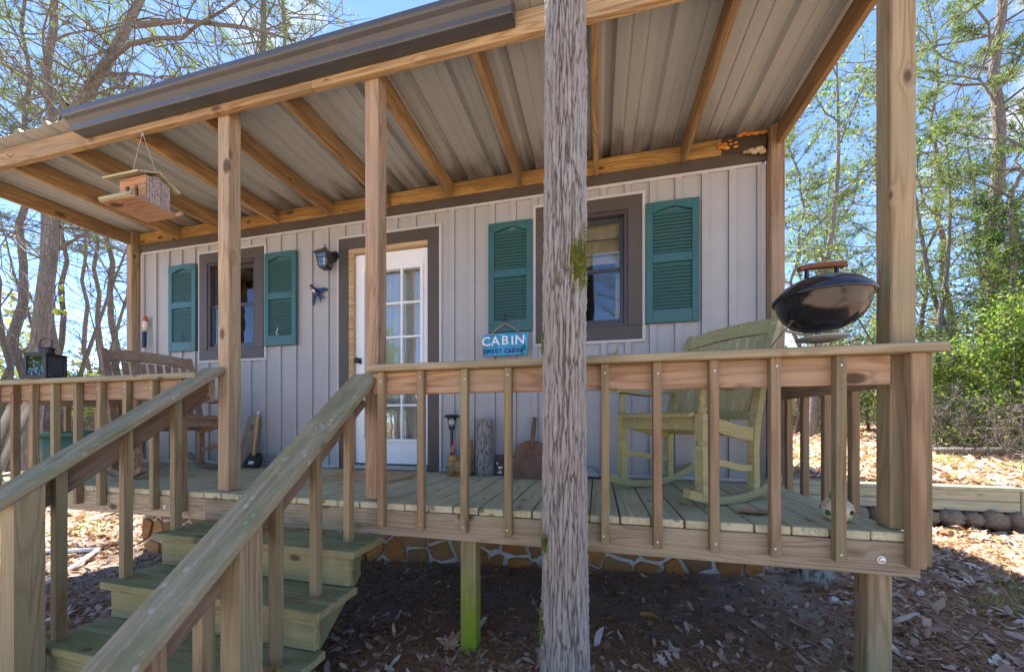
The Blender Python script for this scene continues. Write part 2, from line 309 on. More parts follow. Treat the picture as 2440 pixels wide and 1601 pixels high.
M['straw'] = leaf_mat('dry pine straw', [(0.0, (0.28, 0.12, 0.055)), (0.6, (0.42, 0.21, 0.10)), (1.0, (0.52, 0.33, 0.19))], 0.1)
M['moss'] = leaf_mat('bright moss', [(0.0, (0.08, 0.11, 0.02)), (0.6, (0.17, 0.19, 0.03)), (1.0, (0.27, 0.27, 0.05))], 0.2, 0.9)
M['leafmix'] = leaf_mat('mixed green leaf', [(0.0, (0.04, 0.08, 0.03)), (0.5, (0.085, 0.135, 0.045)), (0.85, (0.16, 0.20, 0.07)), (1.0, (0.27, 0.29, 0.11))], 0.38)
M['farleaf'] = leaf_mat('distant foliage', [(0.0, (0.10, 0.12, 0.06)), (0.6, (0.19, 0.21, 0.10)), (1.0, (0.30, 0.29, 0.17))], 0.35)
M['wallstone'] = paint('mossy field stone', (0.24, 0.19, 0.14), 0.9, 0.3, 0.2, (0.13, 0.15, 0.05), 0.8, grain=0.8, scale=5)
M['bigleaf'] = paint('curled brown leaf', (0.46, 0.25, 0.15), 0.6, 0.2, 0.3, scale=20)
M['orangeleaf'] = paint('orange brown leaf', (0.42, 0.20, 0.055), 0.6, 0.2, 0.3, scale=20)
M['coir'] = paint('coir mat', (0.55, 0.36, 0.19), 0.95, 0.2, 0.1, (0.2, 0.12, 0.06), 0.6, grain=0.9, scale=12)

def ground_mat():
    m, n, l, b = new_mat('forest floor soil')
    geo = n.new('ShaderNodeNewGeometry'); v = geo.outputs['Position']; sp = n.new('ShaderNodeSeparateXYZ'); l.new(v, sp.inputs[0])
    a = noise_n(n, l, v, 7, 8, 0.68); f = noise_n(n, l, v, 55, 5, 0.7); big = noise_n(n, l, v, 0.9, 4, 0.55)
    soil = mixc(n, l, a, (0.25, 0.22, 0.19), (0.50, 0.44, 0.385))
    litter = mixc(n, l, f, (0.27, 0.18, 0.12), (0.56, 0.43, 0.33))
    fr = math_n(n, l, 'ADD', sp.outputs['Y'], math_n(n, l, 'MULTIPLY', big, 0.55))
    # bare dry soil below the deck
    k = math_n(n, l, 'MULTIPLY', step(n, l, fr, 0.08, 0.36), step(n, l, fr, 1.9, 1.6))
    xe = math_n(n, l, 'ADD', sp.outputs['X'], math_n(n, l, 'MULTIPLY', big, 0.6))
    k = math_n(n, l, 'MULTIPLY', k, math_n(n, l, 'MULTIPLY', step(n, l, xe, -4.6, -3.9), step(n, l, xe, 2.0, 1.4)))
    c = mixc(n, l, k, litter, soil)
    l.new(c, b.inputs['Base Color']); b.inputs['Roughness'].default_value = 0.95; b.inputs['Specular IOR Level'].default_value = 0.1
    bump(n, l, math_n(n, l, 'ADD', a, math_n(n, l, 'MULTIPLY', f, 0.4)), 0.9, 0.03, b)
    return m
M['ground'] = ground_mat()

def heavy_bark():
    m, n, l, b = new_mat('furrowed grey bark')
    at = n.new('ShaderNodeAttribute'); at.attribute_name = 'plate'
    t = n.new('ShaderNodeTexCoord'); v = t.outputs['Object']
    nn = noise_n(n, l, vmul(n, l, v, (1, 1, 0.25)), 40, 6, 0.7); big = noise_n(n, l, v, 3.0, 4, 0.6)
    pl = mixc(n, l, nn, (0.15, 0.135, 0.118), (0.41, 0.395, 0.37))
    pl = mixc(n, l, step(n, l, big, 0.42, 0.62), pl, mixc(n, l, nn, (0.16, 0.135, 0.112), (0.37, 0.34, 0.305)))
    c = mixc(n, l, step(n, l, at.outputs['Fac'], 0.15, 0.6), (0.10, 0.082, 0.066), pl)
    l.new(c, b.inputs['Base Color']); b.inputs['Roughness'].default_value = 0.9; b.inputs['Specular IOR Level'].default_value = 0.15
    bump(n, l, nn, 0.7, 0.006, b)
    return m
M['heavybark'] = heavy_bark()

# ------------------------------------------------------------------ object helpers
WM = {}
def put(o, parent, Mw):
    """link o, parent it, and give it the world matrix Mw"""
    COL.objects.link(o)
    if parent is not None:
        o.parent = parent; o.matrix_local = WM[parent].inverted() @ Mw
    else:
        o.matrix_local = Mw
    WM[o] = Mw.copy()
    return o
def I(): return Matrix.Identity(4)
def T(x, y, z): return Matrix.Translation((x, y, z))
def RZ(a): return Matrix.Rotation(a, 4, 'Z')
def RX(a): return Matrix.Rotation(a, 4, 'X')
def RY(a): return Matrix.Rotation(a, 4, 'Y')
def thing(name, label, cat, Mw=None, group=None):
    o = bpy.data.objects.new(name, None); o.empty_display_size = 0.1
    put(o, None, Mw or I()); o['label'] = label; o['category'] = cat
    if group: o['group'] = group
    return o
def part_empty(name, parent, Mw=None):
    o = bpy.data.objects.new(name, None); o.empty_display_size = 0.05
    return put(o, parent, Mw or WM[parent])
def tag(o, label, cat, group=None):
    o['label'] = label; o['category'] = cat
    if group: o['group'] = group
    return o
def me_from(name, verts, faces, mat, smooth=False):
    me = bpy.data.meshes.new(name)
    me.from_pydata([tuple(v) for v in verts], [], [tuple(f) for f in faces]); me.update()
    if mat is not None:
        for mm in (mat if isinstance(mat, (list, tuple)) else [mat]): me.materials.append(M[mm] if isinstance(mm, str) else mm)
    if smooth: me.shade_smooth()
    return me
def fast_mesh(name, V, Q, mat):
    """V (n,3) float array, Q (m,k) int array, k = 3 or 4"""
    me = bpy.data.meshes.new(name); V = np.asarray(V, dtype=np.float32); Q = np.asarray(Q, dtype=np.int32); k = Q.shape[1]
    me.vertices.add(len(V)); me.vertices.foreach_set('co', V.ravel())
    me.loops.add(Q.size); me.loops.foreach_set('vertex_index', Q.ravel())
    me.polygons.add(len(Q)); me.polygons.foreach_set('loop_start', np.arange(0, Q.size, k, dtype=np.int32))
    me.update(calc_edges=True); me.materials.append(M[mat]); return me
def obj(name, me, parent=None, Mw=None):
    return put(bpy.data.objects.new(name, me), parent, Mw if Mw is not None else (WM[parent] if parent else I()))

class MB:
    """collects shapes into one mesh"""
    def __init__(s): s.v = []; s.f = []
    def add(s, v, f, Mt=None):
        o = len(s.v)
        s.v += [tuple(Mt @ Vector(p)) for p in v] if Mt is not None else [tuple(p) for p in v]
        s.f += [tuple(i + o for i in q) for q in f]; return s
    def box(s, x0, x1, y0, y1, z0, z1, b=0.0, Mt=None):
        v, f = cbox_vf(x1 - x0, y1 - y0, z1 - z0, b)
        c = Vector(((x0 + x1) / 2, (y0 + y1) / 2, (z0 + z1) / 2))
        return s.add([Vector(p) + c for p in v], f, Mt)
    def tube(s, pts, r, k=8, cap=True, closed=False):
        v, f = tube_vf(pts, r, k, cap, closed); return s.add(v, f)
    def lathe(s, prof, k=24, Mt=None):
        v, f = lathe_vf(prof, k); return s.add(v, f, Mt)
    def sweep(s, pts, side, w, t):
        v, f = sweep_vf(pts, side, w, t); return s.add(v, f)
    def mesh(s, name, mat, smooth=False): return me_from(name, s.v, s.f, mat, smooth)
    def build(s, name, mat, parent=None, Mw=None, smooth=False):
        """verts are in the frame Mw (default the parent's frame)"""
        return obj(name, s.mesh(name, mat, smooth), parent, Mw)

def cbox_vf(lx, ly, lz, b=0.0):
    h = (lx / 2, ly / 2, lz / 2)
    if b <= 0:
        v = [(sx * h[0], sy * h[1], sz * h[2]) for sx in (-1, 1) for sy in (-1, 1) for sz in (-1, 1)]
        f = [(0, 1, 3, 2), (4, 6, 7, 5), (0, 4, 5, 1), (2, 3, 7, 6), (0, 2, 6, 4), (1, 5, 7, 3)]
        return v, f
    b = min(b, min(h) * 0.8)
    v = []; idx = {}
    for sx in (-1, 1):
        for sy in (-1, 1):
            for sz in (-1, 1):
                s = (sx, sy, sz)
                for a in range(3):
                    p = [s[i] * (h[i] - (0 if i == a else b)) for i in range(3)]
                    idx[(s, a)] = len(v); v.append(tuple(p))
    f = []
    for a in range(3):
        b1, c1 = (a + 1) % 3, (a + 2) % 3
        for sg in (-1, 1):
            q = []
            for (u, w) in ((-1, -1), (1, -1), (1, 1), (-1, 1)):
                s = [0, 0, 0]; s[a] = sg; s[b1] = u; s[c1] = w; q.append(idx[(tuple(s), a)])
            f.append(tuple(q if sg > 0 else q[::-1]))
    for a in range(3):           # edges parallel to axis a
        b1, c1 = (a + 1) % 3, (a + 2) % 3
        for u in (-1, 1):
            for w in (-1, 1):
                s0 = [0, 0, 0]; s0[a] = -1; s0[b1] = u; s0[c1] = w; s1 = list(s0); s1[a] = 1
                q = [idx[(tuple(s0), b1)], idx[(tuple(s1), b1)], idx[(tuple(s1), c1)], idx[(tuple(s0), c1)]]
                f.append(tuple(q if u * w < 0 else q[::-1]))
    for sx in (-1, 1):
        for sy in (-1, 1):
            for sz in (-1, 1):
                s = (sx, sy, sz); q = [idx[(s, 0)], idx[(s, 1)], idx[(s, 2)]]
                f.append(tuple(q if sx * sy * sz > 0 else q[::-1]))
    return v, f
_bc = {}
def board(name, p0, p1, w, t, mat, parent=None, wdir=(0, 0, 1), bev=0.003, jit=0.0):
    """sawn board from p0 to p1 (centre line); w measured along wdir, t across it. Local X = length"""
    p0 = Vector(p0); p1 = Vector(p1); L = (p1 - p0).length
    x = (p1 - p0).normalized(); y = Vector(wdir); y = (y - x * y.dot(x)).normalized(); z = x.cross(y)
    key = (round(L, 3), round(w, 4), round(t, 4), mat, bev)
    if key not in _bc:
        v, f = cbox_vf(L, w, t, bev); _bc[key] = me_from(name, v, f, mat)
    Mw = Matrix(((x.x, y.x, z.x, 0), (x.y, y.y, z.y, 0), (x.z, y.z, z.z, 0), (0, 0, 0, 1)))
    c = (p0 + p1) / 2
    if jit:
        Mw = Mw @ Euler((random.gauss(0, jit) * 0.6, random.gauss(0, jit) * 0.12, random.gauss(0, jit) * 0.12)).to_matrix().to_4x4()
    return obj(name, _bc[key], parent, Matrix.Translation(c) @ Mw)
def tube_vf(pts, r, k=8, cap=True, closed=False):
    pts = [Vector(p) for p in pts]; n = len(pts); v = []; f = []
    rr = r if hasattr(r, '__len__') else [r] * n
    up = None
    for i, p in enumerate(pts):
        if closed: d = pts[(i + 1) % n] - pts[i - 1]
        else: d = pts[min(i + 1, n - 1)] - pts[max(i - 1, 0)]
        d.normalize()
        if up is None: up = d.orthogonal().normalized()
        up = (up - d * up.dot(d)); up = up.normalized() if up.length > 1e-6 else d.orthogonal().normalized()
        s = d.cross(up)
        for j in range(k):
            a = 2 * PI * j / k; v.append(p + (up * math.cos(a) + s * math.sin(a)) * rr[i])
    m = n if closed else n - 1
    for i in range(m):
        for j in range(k):
            a = i * k + j; b = i * k + (j + 1) % k; c = ((i + 1) % n) * k + (j + 1) % k; d = ((i + 1) % n) * k + j
            f.append((a, b, c, d))
    if cap and not closed:
        f.append(tuple(range(k - 1, -1, -1))); f.append(tuple((n - 1) * k + j for j in range(k)))
    return v, f
def lathe_vf(prof, k=24):
    v = []; f = []; n = len(prof)
    for (r, z) in prof:
        for j in range(k):
            a = 2 * PI * j / k; v.append((max(r, 1e-4) * math.cos(a), max(r, 1e-4) * math.sin(a), z))
    for i in range(n - 1):
        for j in range(k):
            f.append((i * k + j, i * k + (j + 1) % k, (i + 1) * k + (j + 1) % k, (i + 1) * k + j))
    f.append(tuple(range(k - 1, -1, -1))); f.append(tuple((n - 1) * k + j for j in range(k)))
    return v, f
def sweep_vf(pts, side, w, t):
    """rectangular bar: w along 'side', t across the path and side"""
    pts = [Vector(p) for p in pts]; n = len(pts); v = []; f = []; side = Vector(side).normalized()
    for i, p in enumerate(pts):
        d = (pts[min(i + 1, n - 1)] - pts[max(i - 1, 0)]).normalized(); u = d.cross(side).normalized()
        tt = t[i] if hasattr(t, '__len__') else t; ww = w[i] if hasattr(w, '__len__') else w
        for a, b in ((-1, -1), (1, -1), (1, 1), (-1, 1)): v.append(p + side * a * ww / 2 + u * b * tt / 2)
    for i in range(n - 1):
        for j in range(4): f.append((i * 4 + j, i * 4 + (j + 1) % 4, i * 4 + 4 + (j + 1) % 4, i * 4 + 4 + j))
    f.append((3, 2, 1, 0)); f.append(tuple((n - 1) * 4 + j for j in range(4)))
    return v, f
def prism_vf(poly, h):
    """poly: list of (x, y); extruded 0..h in z"""
    n = len(poly); v = [(x, y, 0) for x, y in poly] + [(x, y, h) for x, y in poly]
    f = [tuple(range(n - 1, -1, -1)), tuple(range(n, 2 * n))] + [(i, (i + 1) % n, n + (i + 1) % n, n + i) for i in range(n)]
    return v, f

# ------------------------------------------------------------------ ground
YW = 1.264; XL = -4.66; XR = 1.694           # cabin front wall
def sm(a, b, x):
    t = np.clip((x - a) / (b - a), 0, 1); return t * t * (3 - 2 * t)
def gz(x, y):
    x = np.asarray(x, float); y = np.asarray(y, float)
    z = -0.80 + 0.055 * np.clip(x, -5.5, 2.2) + 0.035 * np.clip(y, -6, 0) + 0.03 * sm(1.8, 3.0, x)
    # terrace behind the landscape timber
    wall = sm(2.98, 3.03, y) * sm(1.9, 2.0, x) * (1 - sm(4.8, 4.85, x))
    slope = sm(1.6, 4.2, y) * sm(4.75, 4.9, x)
    z = z + 0.44 * np.maximum(wall, slope) + 0.055 * np.clip(y - 3.0, 0, 9) * sm(1.9, 2.1, x)
    # the land climbs gently into the woods
    d = np.hypot(x - 0.5, y + 1.8)
    z = z + np.clip(d - 6, 0, 22) * 0.055 * (1 - sm(1.9, 2.1, x)) * sm(0.0, 3.0, y + 1.0 + (np.abs(x) - 5) * 0.6) 
    z = z + 0.03 * np.sin(1.7 * x + 0.6) * np.cos(1.3 * y) * sm(0.5, 2.5, np.abs(y - 0.6)) + 0.25 * np.sin(0.21 * x) * np.cos(0.17 * y + 1) * sm(9, 25, d)
    return z
def gzs(x, y): return float(gz(x, y))
us = np.linspace(-1, 1, 261); gx = np.sinh(us * 5.2) / math.sinh(5.2) * 260 - 0.2
gx = np.concatenate([gx[np.abs(gx) > 7.0], np.arange(-7.0, 7.001, 0.075)]); gx.sort()
gy = np.sinh(us * 5.2) / math.sinh(5.2) * 260 + 1.0
gy = np.concatenate([gy[np.abs(gy - 1.0) > 4.0], np.arange(-3.0, 5.001, 0.05)]); gy.sort()
GX, GY = np.meshgrid(gx, gy); GZ = gz(GX, GY) + rng.normal(0, 0.006, GX.shape) * (np.hypot(GX, GY) < 9)
nx, ny = len(gx), len(gy); ii = np.arange(nx * ny).reshape(ny, nx)
Q = np.stack([ii[:-1, :-1], ii[:-1, 1:], ii[1:, 1:], ii[1:, :-1]], -1).reshape(-1, 4)
gme = fast_mesh('ground', np.stack([GX, GY, GZ], -1).reshape(-1, 3), Q, 'ground'); gme.shade_smooth()
ground = obj('ground', gme); ground['kind'] = 'structure'

# ------------------------------------------------------------------ cabin
cabin = thing('cabin', 'grey board and batten cabin with white door and teal shutters behind the porch', 'cabin', T(-1.5, YW, -0.85))
B_PITCH = 0.191; B_W = 0.049; B_R = -0.794       # batten right edges at B_R + n*pitch
Z0, Z1 = 0.0, 2.40
DOOR = (-2.002, -0.944, -0.01, 2.245); WINR = (-0.043, 0.818, 1.128, 2.286); WINL = (-3.772, -2.911, 1.128, 2.286)
OPEN = [(-1.89, -1.045, -0.02, 2.13), (0.068, 0.692, 1.25, 2.178), (-3.661, -3.037, 1.25, 2.178)]
def siding_cells(x0, x1, y0, y1, name):
    xs = sorted({x0, x1} | {e for o in OPEN for e in (o[0], o[1]) if x0 < e < x1})
    for a, b in zip(xs[:-1], xs[1:]):
        c = (a + b) / 2; zs = [(Z0, Z1)]
        for o in OPEN:
            if o[0] < c < o[1]:
                zs = [(z0, z1) for z0, z1 in ((Z0, o[2]), (o[3], Z1)) if z1 - z0 > 0.02]
        for z0, z1 in zs: MB().box(a, b, y0, y1, z0, z1).build(name, 'siding', cabin, I())
n0 = math.floor((XL - B_R) / B_PITCH); n1 = math.ceil((XR - B_R) / B_PITCH)
for n in range(n0, n1 + 1):
    r = B_R + n * B_PITCH
    a, b = max(XL, r - B_PITCH), min(XR, r - B_W)
    if b > a + 0.015: siding_cells(a + 0.0025, b - 0.0025, YW, YW + 0.02, 'siding_board')
    a, b = max(XL, r - B_W), min(XR, r)
    if b > a + 0.005: siding_cells(a, b, YW - 0.016, YW + 0.02, 'batten')
siding_cells(XL, XR, YW + 0.0205, YW + 0.04, 'sheathing')
# side and back walls, floor and ceiling of the room
mb = MB(); mb.box(XL, XL + 0.12, YW + 0.041, 6.2, -0.2, 2.6); mb.build('side_wall', 'siding', cabin, I())
mb = MB(); mb.box(XR - 0.12, XR, YW + 0.041, 6.2, -0.2, 2.6); mb.build('side_wall', 'siding', cabin, I())
mb = MB(); mb.box(XL + 0.121, XR - 0.121, 6.08, 6.2, -0.2, 2.6); mb.build('back_wall', 'interior', cabin, I())
mb = MB(); mb.box(XL + 0.121, XR - 0.121, YW + 0.05, 6.079, -0.2, -0.02); mb.build('floor', 'interior', cabin, I())
mb = MB(); mb.box(XL + 0.121, XR - 0.121, YW + 0.05, 6.079, 2.45, 2.55); mb.build('ceiling', 'interior', cabin, I())
# pitched cabin roof behind the porch roof
v = [(XL - 0.3, YW + 0.06, 2.64), (XR + 0.12, YW + 0.06, 2.64), (XR + 0.12, 3.7, 3.55), (XL - 0.3, 3.7, 3.55), (XL - 0.3, 6.5, 2.5), (XR + 0.12, 6.5, 2.5)]
v2 = [(x, y, z + 0.05) for x, y, z in v]
f = [(0, 3, 2, 1), (3, 4, 5, 2), (6, 7, 8, 9), (9, 8, 11, 10), (0, 1, 7, 6), (4, 10, 11, 5), (0, 6, 9, 3), (3, 9, 10, 4), (1, 2, 8, 7), (2, 5, 11, 8)]
MB().add(v + v2, f).build('roof', 'rooftop', cabin, I())
v = [(XL, YW + 0.061, 2.6), (XL, 3.7, 3.54), (XL, 6.2, 2.6)]; 
for xx in (XL, XR - 0.1):
    vv = [(xx, y, z) for _, y, z in v] + [(xx + 0.1, y, z) for _, y, z in v]
    MB().add(vv, [(0, 1, 2), (5, 4, 3), (0, 3, 4, 1), (1, 4, 5, 2), (2, 5, 3, 0)]).build('gable', 'siding', cabin, I())
# brown band and pale trim strips
MB().box(XL, XR, YW - 0.032, YW - 0.0005, 2.404, 2.487).build('brown_band', 'brown', cabin, I())
MB().box(XL + 0.03, XR - 0.03, YW - 0.022, YW - 0.001, 2.381, 2.403, 0.002).build('trim_strip', 'trim', cabin, I())
for x in (XL, XR - 0.028): MB().box(x, x + 0.028, YW - 0.02, YW - 0.0005, 0.0, 2.380, 0.002).build('corner_trim', 'trim', cabin, I())
for a, b in ((XL + 0.03, -2.04), (-0.905, XR - 0.03)): MB().box(a, b, YW - 0.017, YW - 0.0005, 0.004, 0.03, 0.002).build('base_trim', 'trim', cabin, I())
def casing(o, parent, has_bottom):
    x0, x1, z0, z1 = o; y0, y1 = YW - 0.03, YW - 0.0005; w = 0.108
    for (a, b, c, d) in ((x0, x0 + w, z0 + (w if has_bottom else 0), z1 - w - .0005), (x1 - w, x1, z0 + (w if has_bottom else 0), z1 - w - .0005), (x0, x1, z1 - w, z1)) + (((x0, x1, z0, z0 + w - .0005),) if has_bottom else ()):
        MB().box(a, b, y0, y1, c, d, 0.003).build('casing', 'brown', parent, I())
    t = 0.026; e = 0.001
    tr = [(x0 - t, x0 - e, z0 - (t if has_bottom else 0), z1 + t), (x1 + e, x1 + t, z0 - (t if has_bottom else 0), z1 + t), (x0 - e * .5, x1 + e * .5, z1 + e, z1 + t)]
    if has_bottom: tr.append((x0 - e * .5, x1 + e * .5, z0 - t, z0 - e))
    for a, b, c, d in tr: MB().box(a, b, YW - 0.022, YW - 0.0005, c, d, 0.002).build('trim_strip', 'trim', parent, I())
def window(o):
    w = part_empty('window', cabin, T((o[0] + o[1]) / 2, YW, o[2]))
    casing(o, w, True)
    x0, x1, z0, z1 = o[0] + 0.109, o[1] - 0.109, o[2] + 0.109, o[3] - 0.109
    mid = z0 + (z1 - z0) * 0.5
    mb = MB(); t = 0.03                                  # outer metal frame
    for a, b, c, d in ((x0, x0 + t, z0, z1), (x1 - t, x1, z0, z1), (x0 + t, x1 - t, z1 - t, z1), (x0 + t, x1 - t, z0, z0 + t)): mb.box(a, b, YW - 0.02, YW + 0.05, c, d, 0.002)
    mb.build('window_frame', 'screen', w, I())
    def sash(c, d, y, mat):
        mb = MB(); s = 0.032
        for a, b, e, g in ((x0 + t, x0 + t + s, c, d), (x1 - t - s, x1 - t, c, d), (x0 + t + s, x1 - t - s, d - s, d), (x0 + t + s, x1 - t - s, c, c + s)): mb.box(a + .001, b - .001, y, y + 0.025, e, g, 0.002)
        mb.build('sash', mat, w, I())
        MB().box(x0 + t + s - .004, x1 - t - s + .004, y + 0.010, y + 0.014, c + s - .004, d - s + .004).build('pane', 'glass', w, I())
    sash(mid - 0.02, z1 - t - .001, YW + 0.028, 'sash'); sash(z0 + t + .001, mid + 0.018, YW + 0.001, 'sash')
    xm = (x0 + x1) / 2; zu0, zu1 = mid + 0.012, z1 - t - 0.033
    mb = MB()
    for k in (1, 2): mb.box(x0 + t + .033, x1 - t - .033, YW + 0.043, YW + 0.048, zu0 + (zu1 - zu0) * k / 3 - .005, zu0 + (zu1 - zu0) * k / 3 + .005)
    mb.build('muntin', 'sash', w, I())
    MB().box(x0, x1, YW + 0.09, YW + 0.094, mid + 0.09, z1).build('roller_shade', 'shade', w, I())
    for xx in (x0 - 0.04, x1 - 0.09):                          # tied-back curtain edges
        n = 18; v = []; f = []
        for i in range(n + 1):
            x = xx + 0.13 * i / n; y = YW + 0.15 + 0.012 * math.sin(i * 1.9)
            v += [(x, y, z0 - 0.05), (x, y, z1 + 0.05), (x, y + .002, z0 - 0.05), (x, y + .002, z1 + 0.05)]
            if i: a = 4 * (i - 1); f += [(a, a + 4, a + 5, a + 1), (a + 2, a + 3, a + 7, a + 6)]
        MB().add(v, f).build('curtain', 'curtain', w, I())
window(WINR); window(WINL)
# door
door = part_empty('door', cabin, T(-1.44, YW, 0))
casing((-2.002, -0.944, 0.0, 2.245), door, False)
mb = MB(); mb.box(-1.8935, -1.838, YW - 0.024, YW + 0.09, 0.0, 2.084, 0.002); mb.box(-1.8935, -1.0535, YW - 0.024, YW + 0.09, 2.086, 2.1365, 0.002)
mb.build('jamb', 'jamb', door, I())
dx0, dx1, dz0, dz1 = -1.837, -1.0535, 0.058, 2.083; gx0, gx1, gz0_, gz1_ = -1.741, -1.139, 0.291, 1.912; dy = YW + 0.012
mb = MB()
for a, b, c, d in ((dx0, gx0, dz0, dz1), (gx1, dx1, dz0, dz1), (gx0, gx1, dz0, gz0_), (gx0, gx1, gz1_, dz1)): mb.box(a, b, dy, dy + 0.044, c, d)
mb.build('door_slab', 'white', door, I())
mb = MB(); k = 0.028
for a, b, c, d in ((gx0 - k, gx0 + .004, gz0_ - k, gz1_ + k), (gx1 - .004, gx1 + k, gz0_ - k, gz1_ + k), (gx0 + .004, gx1 - .004, gz1_ - .004, gz1_ + k), (gx0 + .004, gx1 - .004, gz0_ - k, gz0_ + .004)): mb.box(a, b, dy - 0.012, dy - 0.0005, c, d, 0.004)
mb.build('glass_moulding', 'white', door, I())
mb = MB()
for i in (1, 2): x = gx0 + (gx1 - gx0) * i / 3; mb.box(x - 0.010, x + 0.010, dy - 0.006, dy + 0.018, gz0_, gz1_, 0.003)
for i in range(1, 5): z = gz0_ + (gz1_ - gz0_) * i / 5; mb.box(gx0, gx1, dy - 0.005, dy + 0.017, z - 0.010, z + 0.010, 0.003)
mb.build('muntin', 'white', door, I())
for i in range(3):
    for j in range(5):
        a = gx0 + (gx1 - gx0) * i / 3 + .008; b = gx0 + (gx1 - gx0) * (i + 1) / 3 - .008; c = gz0_ + (gz1_ - gz0_) * j / 5 + .008; d = gz0_ + (gz1_ - gz0_) * (j + 1) / 5 - .008
        MB().box(a, b, dy + 0.019, dy + 0.023, c, d).build('pane', 'glass', door, I())
n = 70; v = []; f = []
for i in range(n + 1):
    x = gx0 - 0.03 + (gx1 - gx0 + 0.06) * i / n; y = YW + 0.12 + 0.010 * math.sin(i * 1.35) + 0.006 * math.sin(i * 0.47)
    v += [(x, y, 0.2), (x, y, 1.97), (x, y + .002, 0.2), (x, y + .002, 1.97)]
    if i: a = 4 * (i - 1); f += [(a, a + 4, a + 5, a + 1), (a + 2, a + 3, a + 7, a + 6)]
MB().add(v, f).build('curtain', 'curtain', door, I())
mb = MB(); mb.lathe([(0.0, 0.0), (0.028, 0.0), (0.028, 0.008), (0.012, 0.012), (0.011, 0.03), (0.022, 0.036), (0.029, 0.05), (0.026, 0.062), (0.0, 0.067)], 20, T(-1.785, dy - .0005, 1.05) @ RX(PI / 2)); mb.build('knob', 'black', door, I(), True)
MB().box(-1.89, -1.047, YW - 0.05, YW + 0.08, 0.004, 0.045, 0.006).build('threshold', 'alu', door, I())
MB().box(-1.836, -1.054, YW + 0.0, YW + 0.03, 0.046, 0.057).build('door_sweep', 'black', door, I())
# shutters
def shutter_vf():
    W, H, tk = 0.39, 0.955, 0.028; st = 0.052
    mb = MB(); mb.box(0, st, -tk, 0, 0, H, 0.003); mb.box(W - st, W, -tk, 0, 0, H, 0.003)
    mb.box(st, W - st, -tk, 0, 0, 0.105, 0.003); mb.box(st, W - st, -tk, 0, 0.475, 0.545, 0.003)
    n = 16; pts = [(st + (W - 2 * st) * i / n, 0.875 + 0.034 * math.sin(PI * i / n) ** 1.4) for i in range(n + 1)]
    poly = pts + [(W - st, H), (st, H)]
    v = [(x, -tk, z) for x, z in poly] + [(x, 0, z) for x, z in poly]; m = len(poly)
    mb.add(v, [tuple(range(m)), tuple(range(2 * m - 1, m - 1, -1))] + [((i + 1) % m, i, m + i, m + (i + 1) % m) for i in range(m)])
    mb.box(st, W - st, -0.003, 0, 0.10, 0.90)
    return mb
sh_me = shutter_vf().mesh('shutter', 'teal')
sl = MB(); sl.box(0.053, 0.337, -0.003, 0.003, -0.0105, 0.0105, 0.002); sl_me = sl.mesh('slat', 'teal')
scr_me = MB().lathe([(0.0, 0.0), (0.007, 0.0), (0.005, 0.004), (0.0, 0.005)], 10).mesh('screw', 'teal')
for x in (-4.203, -2.884, -0.464, 0.845):
    s = obj('shutter', sh_me, cabin, T(x, YW - 0.0145, 1.238))
    for z in [0.122 + 0.0272 * i for i in range(13)] + [0.562 + 0.0272 * i for i in range(12)]:
        obj('slat', sl_me, s, T(x, YW - 0.0145 - 0.017, 1.238 + z) @ RX(R(-24)))
    for dx in (0.02, 0.37):
        for dz in (0.07, 0.885): obj('screw', scr_me, s, T(x + dx, YW - 0.0145 - 0.0283, 1.238 + dz) @ RX(PI / 2))
# stone foundation
fnd = part_empty('foundation', cabin, T(-1.5, YW, -0.5))
MB().box(XL, XR, YW + 0.02, YW + 0.25, -1.5, -0.005).build('mortar', 'mortar', fnd, I())
def clip(poly, a, b, c):
    """keep the side a*x + b*y <= c"""
    out = []
    for i in range(len(poly)):
        p, q = poly[i], poly[(i + 1) % len(poly)]; dp, dq = a * p[0] + b * p[1] - c, a * q[0] + b * q[1] - c
        if dp <= 0: out.append(p)
        if dp * dq < 0: t_ = dp / (dp - dq); out.append((p[0] + t_ * (q[0] - p[0]), p[1] + t_ * (q[1] - p[1])))
    return out
def flagstones(x0, x1, z0, z1, dx, dz, rnd):
    seeds = []; nx_ = int((x1 - x0) / dx); nz_ = int((z1 - z0) / dz)
    for j in range(nz_ + 1):
        for i in range(nx_ + 1): seeds.append((x0 + (i + .5 * (j % 2) + rnd.uniform(-.42, .42)) * dx, z0 + (j + .5 + rnd.uniform(-.36, .36)) * dz))
    for k, sd_ in enumerate(seeds):
        poly = [(x0, z0), (x1, z0), (x1, z1), (x0, z1)]
        for m_, t_ in enumerate(seeds):
            if m_ == k or abs(t_[0] - sd_[0]) > 3 * dx or abs(t_[1] - sd_[1]) > 3 * dz: continue
            ax, az = t_[0] - sd_[0], t_[1] - sd_[1]; L = math.hypot(ax, az); g_ = rnd.uniform(.007, .022); poly = clip(poly, ax / L, az / L, (ax * (t_[0] + sd_[0]) + az * (t_[1] + sd_[1])) / 2 / L - g_)
            if len(poly) < 3: break
        if len(poly) >= 3: yield poly
rnd = random.Random(5)
